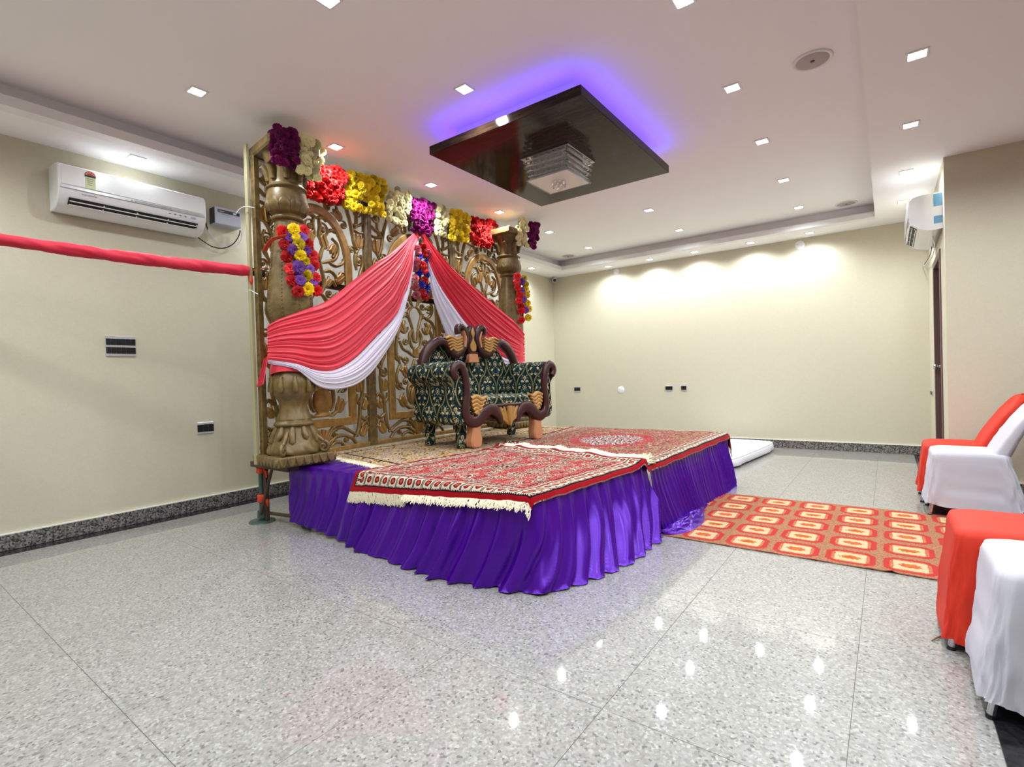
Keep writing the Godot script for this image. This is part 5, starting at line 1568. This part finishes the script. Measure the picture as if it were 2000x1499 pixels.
func cushion(c: Vector3, s: Vector3, r: float) -> MB:          # puffed rounded block
	var mb := MB.new()
	var rows := []
	for i in 17:
		var a := PI * i / 16.0 - PI / 2
		var row := PackedVector3Array()
		for k in 48:
			var b := TAU * k / 48.0
			var e := 0.28
			var cx := signf(cos(a)) * pow(absf(cos(a)), e)
			var p := Vector3(signf(cos(b)) * pow(absf(cos(b)), e) * cx, signf(sin(a)) * pow(absf(sin(a)), 0.4), signf(sin(b)) * pow(absf(sin(b)), e) * cx)
			row.append(c + p * s * 0.5)
		rows.append(row)
	return mb.grid(rows, true, true)

# ---------------------------------------------------------------- things on the floor
func floor_things() -> void:
	# runner
	var ground := rgb(158, 120, 92); var red := rgb(172, 58, 52); var cream := rgb(190, 170, 134); var amber := rgb(170, 108, 42); var rn := noise(FastNoiseLite.TYPE_SIMPLEX, 0.045, 301, 2)
	var dots := noise(FastNoiseLite.TYPE_CELLULAR, 0.05, 302); dots.cellular_return_type = FastNoiseLite.RETURN_DISTANCE2_SUB
	var tex := picture(512, 512, func(x: int, y: int) -> Color:
		var cx := x % 256; var cy := y % 256
		var alt := (x / 256 + y / 256) % 2
		var wob := rn.get_noise_2d(x, y) * 10.0
		var ax := absf(cx - 128.0) + wob * 0.4; var ay := absf(cy - 128.0) + wob * 0.4
		var box := maxf(ax, ay * 1.08)
		var oct := maxf(box, (ax + ay) * 0.63)
		var c := ground
		if dots.get_noise_2d(x, y) < -0.9: c = rgb(132, 92, 64)
		elif rn.get_noise_2d(x + 300, y) > 0.2: c = rgb(168, 104, 80)
		if oct < 112.0: c = red
		if oct < 86.0: c = rgb(180, 134, 92) if fposmod(oct + wob, 12.0) < 5.0 else rgb(172, 80, 60)
		if box < 70.0: c = cream
		var mot := sqrt(pow(ax / 46.0, 2.0) + pow(ay / 28.0, 2.0)) + wob * 0.02
		if mot < 1.0: c = amber if alt == 0 else rgb(198, 86, 56)
		if mot < 0.5: c = rgb(190, 78, 46) if alt == 0 else amber
		return c)
	var rm := mat("runner pile", Color.WHITE, 0.95, 0.0, 0.15)
	rm.albedo_texture = tex; rm.uv1_scale = Vector3(3.5, 2.5, 1)
	var wn := fold_noise(303)
	var rows := []
	for r in 41:
		var row := PackedVector3Array()
		for k in 71:
			var p := Vector2(-1.30 + 1.75 * k / 70.0, lerpf(-4.37, -3.055, r / 40.0) - 0.03 * (k / 70.0) * (1.0 - r / 40.0))
			var y := 0.0062 + 0.0016 * wn.get_noise_2d(p.x * 4.0, p.y * 4.0)
			if r == 40: y += 0.01 * maxf(0.0, 1.0 - absf(p.x - 0.0) / 0.03) + 0.002 * absf(sin(p.x * 14.0))
			row.append(Vector3(p.x, y, p.y))
		rows.append(row)
	single("carpet_runner", MB.new().slab(rows, 0.0045), rm, "orange and tan patterned carpet runner from the stage to the chairs", "carpet")
	# mattress
	var mt := thing("mattress", "thin white covered mattress lying on the floor behind the stage", "mattress", Vector3(-1.665, 0, -6.29), deg_to_rad(-5))
	var mb := cushion(Vector3(0, 0.058, 0), Vector3(0.95, 0.114, 1.72), 0.04)
	for i in mb.v.size():
		var p := mb.v[i]
		if p.y < 0.05: mb.v[i] = p + Vector3(0.008 * sin(p.z * 23.0), 0.0, 0.008 * sin(p.x * 27.0))
		elif p.y > 0.1: mb.v[i].y += 0.003 * wn.get_noise_2d(p.x * 6.0, p.z * 6.0)
	part(mt, "cover", mb, M["mattress cover"])
	var ed := MB.new()
	var loop := []
	for k in 49:
		var b := TAU * k / 48.0
		loop.append(Vector3(signf(cos(b)) * pow(absf(cos(b)), 0.28) * 0.463, 0.104, signf(sin(b)) * pow(absf(sin(b)), 0.28) * 0.845))
	part(mt, "piping", ed.tube(loop, 0.005, 6, false), M["mattress cover"])
	# twig
	single("twig", MB.new().tube([on_y(1820, 1252, 0.004), on_y(1830, 1246, 0.007), on_y(1838, 1243, 0.005), on_y(1846, 1240, 0.004)], [0.002, 0.003, 0.003, 0.0015], 6), M["twig bark"], "small brown twig lying on the granite by the red chair", "twig")
	# covered chairs facing the stage
	covered_chair(Vector3(0.21, 0, -4.93), "red spandex", "red cloth covered chair between the white chair and the pier wall", 11, 0.075)
	covered_chair(Vector3(0.232, 0, -4.53), "white spandex", "white cloth covered chair between the red chair and the carpet runner", 12, 0.075)
	covered_chair(Vector3(0.185, 0, -2.49), "red spandex", "red cloth covered chair at the near edge of the carpet runner", 13, 0.03)
	covered_chair(Vector3(0.24, 0, -2.09), "white spandex", "white cloth covered chair on black granite beside the red chair", 14, 0.045)

func covered_chair(at: Vector3, cloth: String, label: String, sd: int, hem: float) -> void:
	# local: x runs from the front edge of the seat to the back, z across
	var t := thing("covered_chair", label, "chair", at, 0.0, "cloth covered banquet chairs")
	var nz := fold_noise(sd)
	var hw := 0.184
	var depth := 0.375
	var ring := func(y: float, front: float, rear: float, half: float, fold: float, rnd: float) -> PackedVector3Array:
		var row := PackedVector3Array()
		for k in 96:
			var b := TAU * k / 96.0
			var e := rnd
			var ex := signf(cos(b)) * pow(absf(cos(b)), e)
			var ez := signf(sin(b)) * pow(absf(sin(b)), e)
			var cx := (front + rear) * 0.5
			var p := Vector3(cx + ex * (rear - front) * 0.5, y, ez * half)
			var out := Vector3(ex, 0, ez).normalized()
			var s := nz.get_noise_2d(cos(b) * 2.3 + y * 2.6, sin(b) * 2.3 - y * 1.8) + 0.5 * nz.get_noise_2d(cos(b) * 3.0 + y * 9.0, sin(b) * 3.0 + y * 4.0 + 7.0) + 0.4 * sin(b * 11.0 + 5.0 * nz.get_noise_2d(b, y * 2.0)) * absf(sin(b * 2.0))
			row.append(p + out * fold * s)
		return row
	var mb := MB.new()
	var rows := []
	# seat crown
	rows.append(ring.call(0.441, 0.175, 0.176, 0.0005, 0.0, 0.5))
	rows.append(ring.call(0.441, 0.10, 0.27, 0.09, 0.0, 0.40))
	rows.append(ring.call(0.438, 0.03, depth - 0.03, hw - 0.03, 0.0, 0.28))
	rows.append(ring.call(0.428, 0.0, depth, hw - 0.007, 0.001, 0.24))
	rows.append(ring.call(0.405, -0.008, depth + 0.005, hw, 0.002, 0.22))
	for k in 16:
		var v := (k + 1) / 16.0
		rows.append(ring.call(lerpf(0.395, hem, v), lerpf(-0.008, -0.045, v), lerpf(depth + 0.005, depth + 0.085, v), lerpf(hw, hw + 0.006, v), 0.004 + 0.008 * v, 0.22))
	for k in 96:                                          # a hem that rides up between the legs
		var b := TAU * k / 96.0
		rows[-1][k].y += 0.02 * absf(sin(b * 2.0)) - 0.008
	mb.grid(rows, true, false)
	# back: leaning, rounded top
	var br := []
	var n := 22
	for r in n + 1:
		var v := r / float(n)
		var along := Vector3(lerpf(depth - 0.07, depth + 0.165, v), lerpf(0.36, 0.79, v), 0)
		along.x -= 0.02 * sin(PI * v)
		var half := hw * 0.93
		if v > 0.62: half *= sqrt(maxf(0.0, 1.0 - pow((v - 0.62) / 0.38, 2.4))) * 0.985 + 0.015
		var th := lerpf(0.048, 0.026, v) * (1.0 if v < 0.9 else sqrt(maxf(0.02, 1.0 - pow((v - 0.9) / 0.1, 2.0))))
		var nrm := Vector3(0.43, -0.235, 0).normalized() * -1.0
		var row := PackedVector3Array()
		for k in 40:
			var b := TAU * k / 40.0
			var ex := signf(cos(b)) * pow(absf(cos(b)), 0.6)
			var ez := signf(sin(b)) * pow(absf(sin(b)), 0.45)
			var hollow := 0.02 * (1.0 - ez * ez) * (1.0 if ex < 0.0 else 0.6)
			row.append(along + Vector3(ex * th + hollow, ex * th * -0.4, ez * half) + Vector3(1, 0, 0) * 0.003 * nz.get_noise_2d(v * 7.0, ez * 2.0))
		br.append(row)
	mb.grid(br, true, true)
	part(t, "cloth_cover", mb, M[cloth])
	for sz in [-1.0, 1.0]:
		part(t, "leg", MB.new().tube([Vector3(0.03, 0.40, sz * 0.15), Vector3(0.004, 0.15, sz * 0.15), Vector3(-0.022, 0.0, sz * 0.152)], 0.0115, 12), M["chrome"])
		part(t, "leg", MB.new().tube([Vector3(depth - 0.04, 0.40, sz * 0.15), Vector3(depth + 0.02, 0.15, sz * 0.16), Vector3(depth + 0.06, 0.0, sz * 0.168)], 0.012, 12), M["chrome"])
		part(t, "foot_cap", MB.new().tube([Vector3(-0.020, 0.012, sz * 0.152), Vector3(-0.022, 0.0, sz * 0.152)], 0.013, 12), M["black plastic"])
	part(t, "stretcher", MB.new().tube([Vector3(0.0, 0.15, -0.15), Vector3(0.0, 0.15, 0.15)], 0.009, 10), M["chrome"])
